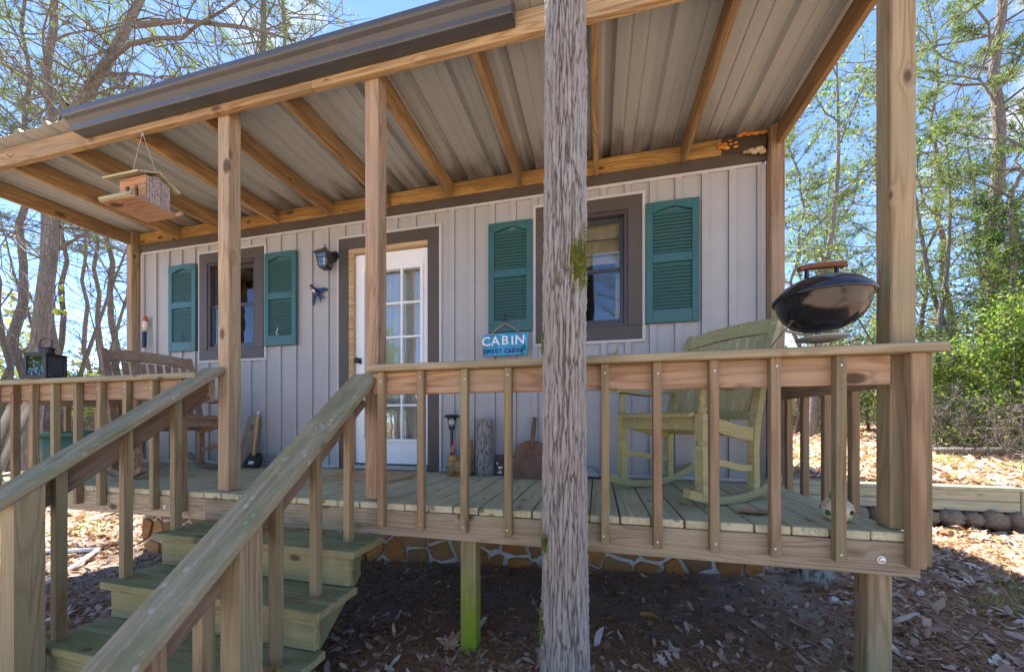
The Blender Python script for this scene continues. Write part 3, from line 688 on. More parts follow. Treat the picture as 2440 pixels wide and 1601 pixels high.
for poly in flagstones(XL + .005, XR - .005, -1.3, -0.03, 0.25, 0.20, rnd):
    cx = sum(p[0] for p in poly) / len(poly); cz = sum(p[1] for p in poly) / len(poly)
    if cz > -0.12 and rnd.random() < .3: continue
    q = []                                                       # ragged outline
    for i in range(len(poly)):
        a, b = poly[i], poly[(i + 1) % len(poly)]
        for u in (0.08, 0.5, 0.92): q.append((a[0] + (b[0] - a[0]) * u - cx + rnd.gauss(0, .006), a[1] + (b[1] - a[1]) * u - cz + rnd.gauss(0, .006)))
    k = len(q); dp = rnd.uniform(.014, .034)
    v = [(px, 0.03, pz) for px, pz in q] + [(px, -dp * .7, pz) for px, pz in q] + [(px * .93, -dp + rnd.gauss(0, .002), pz * .92) for px, pz in q]
    f = [tuple(range(2 * k, 3 * k))]
    for t_ in (0, 1): f += [(t_ * k + i, t_ * k + (i + 1) % k, t_ * k + k + (i + 1) % k, t_ * k + k + i) for i in range(k)]
    obj('stone', me_from('stone', v, f, 'stone'), fnd, T(cx, YW + 0.018, cz))

# ------------------------------------------------------------------ porch
porch = thing('porch', 'covered wooden porch with mossy deck, railings and front steps', 'porch', T(-1.5, 0.6, -0.9))
random.seed(11)
BP = 0.1445
for n in range(-33, 12):
    x = n * BP + BP / 2
    board('deck_board', (x, 0.003 + random.uniform(0, .006), -0.019 + random.uniform(-.0015, .0015)), (x, YW - 0.024, -0.019), 0.1365, 0.037, 'deck', porch, (1, 0, 0), 0.004, 0.004)
XD0, XD1 = -33 * BP, 12 * BP
board('rim_board', (XD0 - 0.02, 0.0195, -0.1095), (-2.0, 0.0195, -0.1095), 0.14, 0.038, 'rim', porch)
board('rim_board', (-1.999, 0.0195, -0.1095), (XD1 + 0.02, 0.0195, -0.1095), 0.14, 0.038, 'rim', porch)
board('rim_board', (XD1 + 0.0015, 0.04, -0.110), (XD1 + 0.0015, YW - 0.02, -0.110), 0.14, 0.036, 'rim', porch)
board('rim_board', (XD0 - 0.0015, 0.04, -0.110), (XD0 - 0.0015, YW - 0.02, -0.110), 0.14, 0.036, 'rim', porch)
for y in (0.42, 0.82, 1.215): board('joist', (XD0 + 0.02, y, -0.11), (XD1 - 0.02, y, -0.11), 0.14, 0.038, 'postgrey', porch)
# posts
def post(x, y, z0, z1, mat, name='post', w=0.089): return board(name, (x + w / 2, y + w / 2, z0), (x + w / 2, y + w / 2, z1), w, w, mat, porch, (0, 1, 0), 0.005)
post(-1.967, 0.051, 0.001, 2.56, 'post'); post(-0.862, 0.051, 0.001, 2.56, 'postred'); post(1.687, 0.051, -0.0, 2.56, 'postgrey')
post(-4.745, 0.051, 0.001, 2.56, 'post')
post(1.699, YW - 0.09, 0.001, 2.63, 'postred'); post(-4.765, YW - 0.09, 0.001, 2.63, 'post')
def support(x, y, mat): board('support_post', (x, y, gzs(x, y) - 0.25), (x, y, -0.039), 0.089, 0.089, mat, porch, (0, 1, 0), 0.005)
support(-0.215, 0.085, 'postgreen'); support(1.642, 0.085, 'postgrey'); support(-1.925, 0.085, 'newel'); support(-4.66, 0.085, 'newel')
# roof frame: rafters drop slightly from the ledger to the front beam
def rz(y): return 2.475 - 0.011 * (1.225 - y)
board('beam', (XD0 - 0.12, 0.030, 2.5225), (-1.2, 0.030, 2.5225), 0.127, 0.038, 'beam', porch)
board('beam', (-1.1995, 0.030, 2.5225), (1.80, 0.030, 2.5225), 0.127, 0.038, 'beam', porch)
board('ledger', (XL + 0.02, YW - 0.0195, 2.5495), (-1.42, YW - 0.0195, 2.5495), 0.122, 0.038, 'ledger', porch)
board('ledger', (-1.4195, YW - 0.0195, 2.5495), (1.39, YW - 0.0195, 2.5495), 0.122, 0.038, 'ledger', porch)
board('ledger', (1.3905, YW - 0.0195, 2.5495), (XR - 0.005, YW - 0.0195, 2.5495), 0.122, 0.038, 'soot', porch)
for x in (-4.04, -3.39, -2.72, -2.086, -1.45, -0.819, -0.181, 0.459, 1.12):
    board('rafter', (x, 0.0495, rz(0.0495) + 0.07), (x, YW - 0.0395, rz(YW - 0.0395) + 0.07), 0.14, 0.038, 'rafter', porch)
board('rafter', (1.757, 0.1405, rz(0.14) + 0.068), (1.757, YW - 0.0905, rz(YW - 0.09) + 0.068), 0.14, 0.038, 'rafter', porch)
board('rafter', (-4.72, 0.1405, rz(0.14) + 0.068), (-4.72, YW - 0.0905, rz(YW - 0.09) + 0.068), 0.14, 0.038, 'rafter', porch)
# ribbed steel roof panels, ribs every 0.305
def rib_profile(x0):
    p = []
    for k in range(3):
        a = x0 + k * 0.305
        p += [(a, 0.030), (a + 0.020, 0.030), (a + 0.042, 0.0), (a + 0.105, 0.0), (a + 0.110, 0.005), (a + 0.124, 0.005), (a + 0.129, 0.0), (a + 0.190, 0.0), (a + 0.195, 0.005), (a + 0.209, 0.005), (a + 0.214, 0.0), (a + 0.263, 0.0), (a + 0.285, 0.030)]
    p.append((x0 + 0.915, 0.030)); return p
ya, yb_ = -0.055, YW + 0.12
for k in range(8):
    x0 = -0.08 - 0.915 * 5 + 0.915 * k - 0.3
    if x0 > 2.2: break
    p = [(x, z + k % 2 * 0.0022) for x, z in rib_profile(x0) if x <= 1.815]; n = len(p); v = []; f = []
    for y in (ya, yb_):
        zz = rz(y) + 0.1405
        v += [(x, y, zz + z) for x, z in p] + [(x, y, zz + z + 0.0018) for x, z in p]
    for i in range(n - 1):
        f += [(i, i + 1, 2 * n + i + 1, 2 * n + i), (n + i + 1, n + i, 3 * n + i, 3 * n + i + 1), (i + 1, i, n + i, n + i + 1), (2 * n + i, 2 * n + i + 1, 3 * n + i + 1, 3 * n + i)]
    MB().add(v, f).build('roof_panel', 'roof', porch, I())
# gutter
prof = [(0.009, 2.592), (0.009, 2.500), (-0.062, 2.500), (-0.068, 2.506), (-0.074, 2.528), (-0.094, 2.548), (-0.112, 2.558), (-0.119, 2.568), (-0.120, 2.594), (-0.113, 2.598), (-0.108, 2.592)]
inn = [(0.0065, 2.592), (0.0065, 2.503), (-0.0605, 2.503), (-0.0655, 2.508), (-0.0715, 2.530), (-0.092, 2.551), (-0.110, 2.561), (-0.1165, 2.570), (-0.1175, 2.592), (-0.113, 2.595), (-0.110, 2.592)]
gutter = part_empty('gutter', porch, T(-1.5, -0.05, 2.55))
X0g, X1g = -3.12, 0.055; m = len(prof); v = []; f = []
for x in (X0g, X1g): v += [(x, y, z) for y, z in prof] + [(x, y, z) for y, z in inn]
for i in range(m - 1):
    f += [(i + 1, i, 2 * m + i, 2 * m + i + 1), (m + i, m + i + 1, 3 * m + i + 1, 3 * m + i), (i, i + 1, m + i + 1, m + i), (2 * m + i + 1, 2 * m + i, 3 * m + i, 3 * m + i + 1)]
f += [(0, m, 3 * m, 2 * m), (m - 1, 3 * m - 1, 4 * m - 1, 2 * m - 1)]
MB().add(v, f).build('trough', 'gutter', gutter, I())
for x in (X0g - 0.002, X1g + 0.002):
    v = [(x, y, z) for y, z in prof[:9]] + [(x + 0.002, y, z) for y, z in prof[:9]]
    MB().add(v, [tuple(range(9)), tuple(range(17, 8, -1))] + [((i + 1) % 9, i, 9 + i, 9 + (i + 1) % 9) for i in range(9)]).build('end_cap', 'gutter', gutter, I())
# railings
CZ0, CZ1 = 0.736, 0.772
def rail(x0, x1, bal, xs=None, capx=None):
    r = part_empty('railing', porch, T((x0 + x1) / 2, 0, 0))
    cx = capx or (x0, x1)
    board('top_cap', (cx[0], -0.010, (CZ0 + CZ1) / 2), (cx[1], -0.010, (CZ0 + CZ1) / 2), 0.119, 0.036, 'cap', r, (0, 1, 0), 0.005)
    board('rail_board', (x0, 0.0195, 0.6745), (x1, 0.0195, 0.6745), 0.122, 0.038, 'railboard', r, (0, 0, 1), 0.004)
    for i, x in enumerate(bal):
        dz = random.uniform(-.006, .006)
        b = board('baluster', (x + random.uniform(-.003, .003), -0.0195, -0.127 + dz * 0), (x + random.uniform(-.003, .003), -0.0195, 0.7355), 0.038, 0.038, random.choice(['baluster', 'baluster', 'balgreen']), r, (0, 1, 0), 0.003)
        for z in (0.69, -0.095): obj('nail', NAIL, r, T(x + random.uniform(-.006, .006), -0.0386, z + random.uniform(-.01, .01)) @ RX(PI / 2))
    return r
NAIL = MB().lathe([(0.0, 0.0), (0.0042, 0.0), (0.0042, 0.0008), (0.0, 0.0012)], 8).mesh('nail', 'galv')
rl = rail(-4.74, -1.968, [-4.55, -4.312, -4.073, -3.835, -3.62, -3.385, -3.147, -2.911, -2.662, -2.417, -2.17], capx=(-4.80, -2.0))
rr_ = rail(-0.772, 1.655, [-0.70, -0.459, -0.211, 0.027, 0.267, 0.507, 0.742, 0.981, 1.223, 1.462], capx=(-0.775, 1.80))
board('baluster', (1.722, -0.0195, -0.13), (1.722, -0.0195, 0.7355), 0.038, 0.052, 'baluster', rr_, (0, 1, 0), 0.003)
board('baluster', (1.776, 0.02, -0.13), (1.776, 0.02, 0.7355), 0.038, 0.038, 'balgreen', rr_, (0, 1, 0), 0.003)
for sgn, xs, mt in ((1, 1.757, 'baluster'), (-1, -4.72, 'baluster')):     # side railings
    r = part_empty('railing', porch, T(xs, 0.65, 0))
    board('top_cap', (xs - 0.02 * sgn, 0.1405, 0.754), (xs - 0.02 * sgn, YW - 0.0905, 0.754), 0.13, 0.036, 'cap', r, (1, 0, 0), 0.005)
    board('rail_board', (xs - 0.006 * sgn, 0.1405, 0.6745), (xs - 0.006 * sgn, YW - 0.0905, 0.6745), 0.122, 0.038, 'railboard', r, (0, 0, 1), 0.004)
    for y in (0.22, 0.462, 0.699, 0.927, 1.13):
        board('baluster', (xs + sgn * 0.0335, y, -0.127), (xs + sgn * 0.0335, y, 0.7355), 0.038, 0.038, mt, r, (0, 1, 0), 0.003)
# carriage bolt on the rim
mb = MB(); mb.lathe([(0.0, 0.0), (0.016, 0.0), (0.016, 0.002), (0.010, 0.002), (0.009, 0.007), (0.0, 0.009)], 18); mb.build('bolt', 'galv', porch, T(1.62, -0.0002, -0.115) @ RX(PI / 2))
mb = MB(); mb.lathe([(0.0, 0.0), (0.016, 0.0), (0.016, 0.002), (0.010, 0.002), (0.009, 0.007), (0.0, 0.009)], 18); mb.build('bolt', 'galv', porch, T(-2.35, -0.0002, -0.11) @ RX(PI / 2))
# steps
st = part_empty('steps', porch, T(-1.36, -0.4, -0.8))
random.seed(21)
for n in range(1, 6):
    zt = -0.185 * n; yf = -0.27 - 0.225 * (n - 1)
    for k in range(2):
        y0 = yf + k * 0.1365
        board('tread', (-2.03 + random.uniform(-.006, .006), y0 + 0.068, zt - 0.0185), (-0.70 + random.uniform(-.006, .006), y0 + 0.068, zt - 0.0185), 0.134, 0.037, 'tread', st, (0, 1, 0), 0.004, 0.006)
    board('riser', (-1.985, yf + 0.035, zt - 0.038 - 0.072), (-0.735, yf + 0.035, zt - 0.038 - 0.072), 0.142, 0.03, 'riser', st, (0, 0, 1), 0.003)
for x in (-1.90, -0.87):                          # saw-tooth stringers
    prof = [(-0.002, -0.19)]; y = -0.002
    for n in range(1, 6):
        yf = -0.27 - 0.225 * (n - 1); prof += [(prof[-1][0], -0.185 * n - 0.038), (yf + 0.052, -0.185 * n - 0.038)]
    prof += [(prof[-1][0], -1.16), (-0.98, -1.16), (-0.002, -0.42)]
    v = [(x - 0.019, a, b) for a, b in prof] + [(x + 0.019, a, b) for a, b in prof]; m = len(prof)
    bm = bmesh.new(); vv = [bm.verts.new(p) for p in v]; bm.faces.new(vv[:m]); bm.faces.new(vv[m:][::-1])
    for i in range(m): bm.faces.new((vv[(i + 1) % m], vv[i], vv[m + i], vv[m + (i + 1) % m]))
    bmesh.ops.recalc_face_normals(bm, faces=bm.faces[:]); bmesh.ops.triangulate(bm, faces=bm.faces[:]); me = bpy.data.meshes.new('stringer'); bm.to_mesh(me); bm.free(); me.materials.append(M['riser']); obj('stringer', me, st, I())
def handrail(capx0, capx1, bx, balx, ya, za, slope, yend, bal, newels, first):
    h = part_empty('handrail', porch, T((capx0 + capx1) / 2, -0.4, 0.3))
    L = lambda y: za + slope * (y - ya)
    nrm = 0.018 * math.sqrt(1 + slope * slope)
    cx = (capx0 + capx1) / 2
    board('sloping_cap', (cx, ya, L(ya) - nrm), (cx, yend, L(yend) - nrm), capx1 - capx0, 0.036, 'handcap', h, (1, 0, 0), 0.006)
    dn = (0.036 + 0.062) * math.sqrt(1 + slope * slope) + 0.002
    board('rail_board', (bx, ya - 0.02, L(ya - .02) - dn), (bx, yend + 0.06, L(yend + .06) - dn), 0.122, 0.038, 'handboard', h, (0, 0, 1), 0.004)
    def upright(name, x, y, w, zb, mt):
        """square member whose head is cut to the slope of the cap; local X runs up"""
        zc = zb; hw = w / 2; und = lambda yy: L(yy) - 2 * nrm + 0.004 - zc
        v = []
        for (a, b) in ((-hw, -hw), (hw, -hw), (hw, hw), (-hw, hw)): v.append((0, a, b))
        for (a, b) in ((-hw, -hw), (hw, -hw), (hw, hw), (-hw, hw)): v.append((und(y + b), a, b))
        f = [(0, 1, 2, 3), (7, 6, 5, 4), (0, 4, 5, 1), (1, 5, 6, 2), (2, 6, 7, 3), (3, 7, 4, 0)]
        # local (X, Y, Z) -> world (z, x, y)
        Mw = T(x, y, zc) @ Matrix(((0, 1, 0, 0), (0, 0, 1, 0), (1, 0, 0, 0), (0, 0, 0, 1)))
        obj(name, me_from(name, v, f, mt), h, Mw)
    for y, zb, mt in bal: upright('baluster', balx, y, 0.038, zb, mt)
    for x, y, w, mt in newels: upright('newel_post', x, y, w, gzs(x, y) - 0.1, mt)
    return h
handrail(-0.93, -0.757, -0.875, -0.8365, 0.045, 0.752, 0.845, -1.42, [(-0.122, -0.34, 'balgreen'), (-0.355, -0.54, 'balgreen'), (-0.575, -0.72, 'balgreen'), (-1.0, -0.98, 'baluster'), (-1.2, -1.0, 'baluster')], [(-0.811, -0.745, 0.089, 'newel'), (-0.918, -0.80, 0.045, 'newel')], True)
handrail(-2.055, -1.895, -2.012, -1.9735, 0.045, 0.825, 0.755, -0.88, [(-0.185, -0.20, 'balgreen'), (-0.42, -0.376, 'balgreen'), (-0.666, -0.60, 'balgreen')], [(-1.948, -0.785, 0.089, 'newel')], False)

# ------------------------------------------------------------------ rocking chairs
def rocking_chair(label, Mw, mat):
    """faces local +X, sits on z = 0"""
    t = thing('rocking_chair', label, 'chair', Mw)
    W, D = 0.604, 0.447; F = D / 2; B = -D / 2
    def bar(name, pts, side, w, tk): 
        mb = MB(); mb.sweep(pts, side, w, tk); return mb.build(name, mat, t)
    for s in (-1, 1):
        y = s * W / 2
        pts = [(x, y, 0.026 + 0.085 * ((x + 0.02) / 0.42) ** 2) for x in np.linspace(-0.47, 0.34, 19)]
        bar('rocker', pts, (0, 1, 0), 0.040, 0.045)
        # turned front leg, leaning slightly out
        prof = [(0.026, 0.0), (0.026, 0.27), (0.022, 0.28), (0.028, 0.29), (0.022, 0.30), (0.028, 0.315), (0.028, 0.42), (0.022, 0.43), (0.028, 0.445), (0.021, 0.46), (0.017, 0.52), (0.022, 0.57), (0.015, 0.59)]
        mb = MB(); sq = [(0, -0.026, 0.0)]
        mb.sweep([(F - 0.005, y, 0.065), (F, y, 0.33)], (0, 1, 0), 0.05, 0.05)
        mb.lathe([(r, z) for r, z in [(0.028, 0.33), (0.022, 0.34), (0.028, 0.35), (0.022, 0.36)]], 14, T(F, y, 0))
        mb.sweep([(F, y, 0.36), (F, y, 0.50)], (0, 1, 0), 0.05, 0.05)
        mb.lathe([(0.027, 0.50), (0.02, 0.51), (0.027, 0.525), (0.019, 0.54), (0.017, 0.58), (0.023, 0.63), (0.018, 0.652)], 14, T(F, y, 0))
        mb.build('leg', mat, t)
        pts = [(B + 0.0, y, 0.062), (B + 0.005, y, 0.30), (B - 0.01, y, 0.45), (B - 0.07, y, 0.68), (B - 0.15, y, 0.90), (B - 0.241, y, 1.10)]
        bar('leg', pts, (0, 1, 0), 0.042, [0.05, 0.05, 0.055, 0.05, 0.045, 0.04])
        arm = [(F + 0.07, y * 1.0, 0.664), (F + 0.02, y, 0.671), (0.08, y, 0.655), (-0.05, y, 0.648), (-0.16, y, 0.668), (B - 0.045, y, 0.68)]
        bar('arm', arm, (0, 1, 0), [0.06, 0.085, 0.08, 0.07, 0.06, 0.05], 0.024)
        bar('side_rail', [(F - .02, y, 0.455), (0.1, y, 0.44), (-0.05, y, 0.405), (B + .02, y, 0.385)], (0, 1, 0), 0.026, 0.075)
        bar('stretcher', [(F - .02, y, 0.245), (0.08, y, 0.235), (-0.08, y, 0.20), (B + .02, y, 0.19)], (0, 1, 0), 0.022, 0.035)
    bar('front_rail', [(F, -W / 2 + .02, 0.452), (F, W / 2 - .02, 0.452)], (0, 0, 1), 0.075, 0.026)
    bar('back_rail', [(B + 0.0, -W / 2 + .02, 0.40), (B + 0.0, W / 2 - .02, 0.40)], (0, 0, 1), 0.06, 0.026)
    for i in range(8):
        x = F + 0.035 - i * 0.061; z = 0.500 - 0.105 * max(0, (F - x)) ** 1.2 / 0.35
        bar('seat_slat', [(x, -W / 2 + 0.028, z), (x, W / 2 - 0.028, z)], (1, 0, -0.2), 0.052, 0.02)
    bp = lambda z: B - 0.01 - 0.07 * ((z - 0.45) / 0.23) if z < 0.68 else B - 0.07 - 0.171 * ((z - 0.68) / 0.42)
    bar('lower_back_rail', [(bp(0.50), -W / 2 + .02, 0.50), (bp(0.50), W / 2 - .02, 0.50)], (0.25, 0, 1), 0.05, 0.024)
    n = 13; mb = MB()                                   # arched crest rail
    pts = [(bp(1.045) - 0.02 * math.cos(PI * (u - .5)) , (u - .5) * (W - .04), 1.045 + 0.022 * math.cos(PI * (u - .5))) for u in np.linspace(0, 1, n)]
    mb.sweep(pts, (-0.38, 0, 1), 0.10, 0.024); mb.build('crest_rail', mat, t)
    for i in range(9):
        y = (i - 4) * 0.060
        bow = 0.022 * math.cos(PI * (i - 4) / 9)
        bar('back_slat', [(bp(z) - bow * math.sin(PI * (z - .5) / .52) , y, z) for z in (0.515, 0.62, 0.74, 0.86, 1.0)], (0, 1, 0), 0.042, 0.014)
    return t
rocking_chair('mossy green rocking chair behind the right railing, beside the kettle grill', T(0.996, 0.66, 0) @ RZ(R(218.8)), 'chairgreen')
rocking_chair('weathered brown rocking chair at the left end of the porch', T(-3.24, 0.63, 0) @ RZ(R(-13)), 'chairbrown')

# ------------------------------------------------------------------ kettle grill on the rail cap
g = thing('kettle_grill', 'small black kettle charcoal grill with wooden handle standing on the railing cap', 'grill', T(1.408, 0.0, CZ1))
gr = 0.168; zr_ = 0.215
mb = MB(); mb.lathe([(0.0, zr_ - 0.142), (0.06, zr_ - 0.138), (0.105, zr_ - 0.118), (0.138, zr_ - 0.082), (0.157, zr_ - 0.042), (gr - .004, zr_ - 0.003), (gr - .001, zr_), (gr - .008, zr_ - .002), (0.14, zr_ - 0.045), (0.0, zr_ - 0.12)], 56); mb.build('bowl', 'enamel', g, None, True)
mb = MB(); mb.lathe([(0.0, zr_ + 0.002), (gr - .005, zr_ + 0.002), (gr + .006, zr_ - 0.006), (gr + .008, zr_ + 0.002), (gr + .002, zr_ + 0.012), (0.156, zr_ + 0.030), (0.132, zr_ + 0.055), (0.10, zr_ + 0.073), (0.06, zr_ + 0.084), (0.0, zr_ + 0.088)], 56); lid = mb.build('lid', 'enamel', g, None, True)
mb = MB(); mb.lathe([(0.0, zr_ + 0.0975), (0.024, zr_ + 0.0965), (0.024, zr_ + 0.0995), (0.0, zr_ + 0.1005)], 20, T(0.06, -0.02, -0.006)); mb.build('vent', 'alu', lid, WM[g])
mb = MB(); mb.sweep([(-0.085, 0, zr_ + 0.133), (-0.05, 0, zr_ + 0.141), (0.05, 0, zr_ + 0.141), (0.085, 0, zr_ + 0.136)], (0, 1, 0), 0.03, 0.02); mb.build('handle', 'redhandle', lid, WM[g] @ RZ(R(0)))
for s in (-1, 1): MB().box(s * 0.055 - .004, s * 0.055 + .004, -0.01, 0.01, zr_ + 0.085, zr_ + 0.135).build('handle_bracket', 'black', lid, WM[g])
for (x, y), (fx, fy) in (((-0.115, -0.02), (-0.205, -0.02)), ((0.115, -0.02), (0.175, -0.02)), ((0.0, 0.03), (0.0, 0.045))):
    mb = MB(); mb.tube([(x, y, zr_ - 0.09), (fx, fy, 0.004)], 0.0035, 8); mb.build('leg', 'ash', g)
mb = MB(); mb.lathe([(0.0, 0.034), (0.05, 0.032), (0.09, 0.042), (0.092, 0.046), (0.05, 0.037), (0.0, 0.038)], 32); mb.tube([(0, 0, 0.035), (0, 0, zr_ - 0.125)], 0.004, 6); mb.build('ash_catcher', 'alu', g, None, True)
mb = MB(); mb.lathe([(0.0, 0.0), (0.012, 0.0), (0.016, 0.02), (0.008, 0.03), (0.0, 0.03)], 12, T(-0.118, -0.022, zr_ - 0.10) @ RY(R(35))); mb.build('leg_socket', 'rust', g)

# ------------------------------------------------------------------ black candle lantern on the rail
def frame_box(mb, w, d, z0, z1, t):
    for sx in (-1, 1):
        for sy in (-1, 1): mb.box(sx * w / 2 - t / 2, sx * w / 2 + t / 2, sy * d / 2 - t / 2, sy * d / 2 + t / 2, z0, z1, 0.001)
    for z in (z0, z1 - t):
        for s in (-1, 1):
            mb.box(-w / 2, w / 2, s * d / 2 - t / 2 + .0005, s * d / 2 + t / 2 - .0005, z, z + t); mb.box(s * w / 2 - t / 2 + .0005, s * w / 2 + t / 2 - .0005, -d / 2, d / 2, z + .0003, z + t - .0003)
ln = thing('candle_lantern', 'square black metal candle lantern with ring handle on the left railing', 'lantern', T(-3.50, -0.015, CZ1) @ RZ(R(20)))
mb = MB(); frame_box(mb, 0.125, 0.125, 0.008, 0.178, 0.016); mb.box(-0.078, 0.078, -0.078, 0.078, 0.0, 0.0075); mb.build('frame', 'black', ln)
mb = MB(); mb.box(-0.08, 0.08, -0.08, 0.08, 0.1785, 0.186, 0.002); mb.lathe([(0.045, 0.186), (0.042, 0.19), (0.042, 0.225), (0.047, 0.228), (0.047, 0.234), (0.0, 0.236)], 24); mb.build('roof', 'black', ln)
mb = MB(); mb.tube([(0.042 * math.cos(a), 0, 0.262 + 0.04 * math.sin(a)) for a in np.linspace(0, 2 * PI, 29)[:-1]], 0.0045, 8, False, True); mb.build('ring_handle', 'black', ln)
for i in range(4): MB().box(-0.053, 0.053, -0.064, -0.062, 0.026, 0.160).build('pane', 'clearglass', ln, WM[ln] @ RZ(i * PI / 2))
mb = MB(); mb.lathe([(0.0, 0.008), (0.03, 0.008), (0.03, 0.07), (0.0, 0.072)], 20); mb.build('candle', 'bone', ln)

# ------------------------------------------------------------------ hanging bird house
bh = thing('bird_house', 'hanging cedar bird house with two doorways and a pitched roof', 'bird house', T(-2.55, 0.015, 1.905))
w2, d2 = 0.118, 0.066
mb = MB(); mb.box(-w2 - 0.055, w2 + 0.015, -d2 - 0.075, d2 + 0.045, 0.0, 0.012, 0.002); mb.build('floor', 'birdwood', bh)
for i in range(3): MB().box(-w2 - 0.057, w2 - 0.005, -d2 - 0.083 - .004 * (i % 2), -d2 - 0.069, 0.002 + 0.011 * i, 0.0125 + 0.011 * i, 0.003).build('perch_rail', 'birdgreen', bh)
for i in range(13):                                           # front log strips with two doorways
    z = 0.0125 + i * 0.0135
    segs = [(-w2, w2)] if i < 1 or i > 8 else [(-w2, -0.066), (-0.030, 0.018), (0.054, w2)]
    for a, b in segs:
        mb = MB(); mb.tube([(a, -d2, z + .0065), (b, -d2, z + .0065)], 0.0078, 8); mb.build('log_strip', 'birdwood', bh)
for s in (-1, 1):
    for i in range(9):
        y = -d2 + 0.010 + i * 0.0145; h = 0.188 + 0.032 - 0.5 * abs(y) * 1.0 
        mb = MB(); mb.box(s * w2 - 0.005, s * w2 + 0.005, y - 0.0066, y + 0.0066, 0.0125, 0.0125 + h - 0.02, 0.0025); mb.build('wall_slat', 'birdgrey', bh)
mb = MB(); mb.box(-w2 + .006, w2 - .006, d2 - 0.006, d2 + 0.002, 0.0125, 0.185); mb.build('back_board', 'birdwood', bh)
for s in (-1, 1):
    mb = MB(); y0, y1 = 0.0, s * 0.125; z0, z1 = 0.238, 0.172
    board('roof_board', (-0.185 - 2.55, 0.015 + s * 0.0635, 1.905 + 0.208), (0.135 - 2.55, 0.015 + s * 0.0635, 1.905 + 0.208), 0.142, 0.012, 'birdgreen', bh, (0, s * 0.125, -0.066), 0.002)
mb = MB(); mb.box(-0.185, 0.135, -0.012, 0.012, 0.2405, 0.246, 0.002); mb.build('ridge_strip', 'birdgreen', bh)
mb = MB(); mb.tube([(-0.03, 0.0, 0.545), (-0.14, 0, 0.247)], 0.0015, 5); mb.build('twine', 'twine', bh)
mb = MB(); mb.tube([(-0.03, 0.0, 0.545), (0.095, 0, 0.247)], 0.0015, 5); mb.build('twine', 'twine', bh)
mb = MB(); mb.tube([(-0.03 + 0.012 * math.cos(a), 0.0, 0.5455 - 0.012 + 0.012 * math.sin(a)) for a in np.linspace(0, 2 * PI, 17)[:-1]], 0.002, 6, False, True); mb.tube([(-0.03, 0, 0.545), (-0.03, 0.012, 0.556)], 0.002, 6); mb.build('hook', 'alu', bh)
mb = MB(); mb.lathe([(0.0, 0.0), (0.012, 0.0), (0.012, 0.05), (0.0, 0.05)], 10, T(w2 + 0.02, d2 + 0.03, 0.006) @ RY(R(80))); mb.build('peg', 'birdwood', bh)

# ------------------------------------------------------------------ wall lantern
wlm = thing('wall_lantern', 'small black coach lantern mounted on the siding left of the door', 'wall lamp', T(-2.085, YW - 0.11, 1.93))
mb = MB()
mb.lathe([(0.0, 0.0), (0.05, 0.0), (0.055, 0.006), (0.06, 0.02), (0.0, 0.02)], 4, RZ(R(45)))
for a in range(4):
    c, s = math.cos(R(45) + a * PI / 2), math.sin(R(45) + a * PI / 2)
    mb.tube([(0.058 * c, 0.058 * s, 0.02), (0.080 * c, 0.080 * s, 0.135)], 0.0045, 6)
for z, r in ((0.055, 0.0645), (0.095, 0.0725)):
    for a in range(4):
        c, s = math.cos(R(45) + a * PI / 2) * r, math.sin(R(45) + a * PI / 2) * r; c2, s2 = math.cos(R(135) + a * PI / 2) * r, math.sin(R(135) + a * PI / 2) * r
        mb.tube([(c, s, z), (c2, s2, z)], 0.002, 5)
mb.build('cage', 'black', wlm)
mb = MB(); mb.lathe([(0.105, 0.135), (0.108, 0.14), (0.06, 0.175), (0.02, 0.195), (0.018, 0.205), (0.0, 0.207)], 4, RZ(R(45))); mb.tube([(0.013 * math.cos(a), 0, 0.222 + 0.015 * math.sin(a)) for a in np.linspace(0, 2 * PI, 17)[:-1]], 0.003, 6, False, True); mb.build('cap', 'black', wlm)
mb = MB(); mb.lathe([(0.054, 0.021), (0.076, 0.134)], 4, RZ(R(45))); mb.v and mb.f.pop(); mb.f.pop(); mb.build('glass', 'lampglass', wlm)
mb = MB(); mb.lathe([(0.0, 0.03), (0.012, 0.03), (0.014, 0.06), (0.022, 0.085), (0.015, 0.11), (0.0, 0.115)], 14); mb.build('bulb', 'bone', wlm, None, True)
mb = MB(); mb.lathe([(0.0, 0.0), (0.055, 0.0), (0.05, 0.014), (0.0, 0.018)], 20, T(0.03, 0.0965, 0.155) @ RX(PI / 2)); mb.tube([(0.03, 0.09, 0.165), (0.02, 0.05, 0.185), (0, 0.02, 0.19)], 0.006, 8); mb.build('wall_plate', 'black', wlm)

# ------------------------------------------------------------------ swallow ornament on the siding
sw = thing('bird_ornament', 'dark blue swallow ornament with rusty throat on the siding below the wall lantern', 'ornament', T(-2.25, YW - 0.045, 1.75) @ RY(R(48)))
mb = MB(); mb.lathe([(0.0, -0.085), (0.012, -0.075), (0.022, -0.03), (0.026, 0.02), (0.018, 0.055), (0.0, 0.068)], 14); mb.build('body', 'birdblue', sw, WM[sw] @ RY(R(90)), True)
mb = MB(); mb.lathe([(0.0, -0.018), (0.016, -0.01), (0.018, 0.004), (0.0, 0.018)], 12, T(-0.074, 0, 0.002) @ RY(R(90))); mb.build('head', 'birdblue', sw, None, True)
mb = MB(); mb.lathe([(0.0, -0.02), (0.014, -0.01), (0.014, 0.01), (0.0, 0.02)], 10, T(-0.055, -0.014, -0.004) @ RY(R(90))); mb.build('throat', 'birdred', sw, None, True)
mb = MB(); mb.lathe([(0.0, -0.03), (0.014, -0.015), (0.014, 0.015), (0.0, 0.03)], 10, T(0.0, -0.017, -0.004) @ RY(R(90))); mb.build('belly', 'bone', sw, None, True)
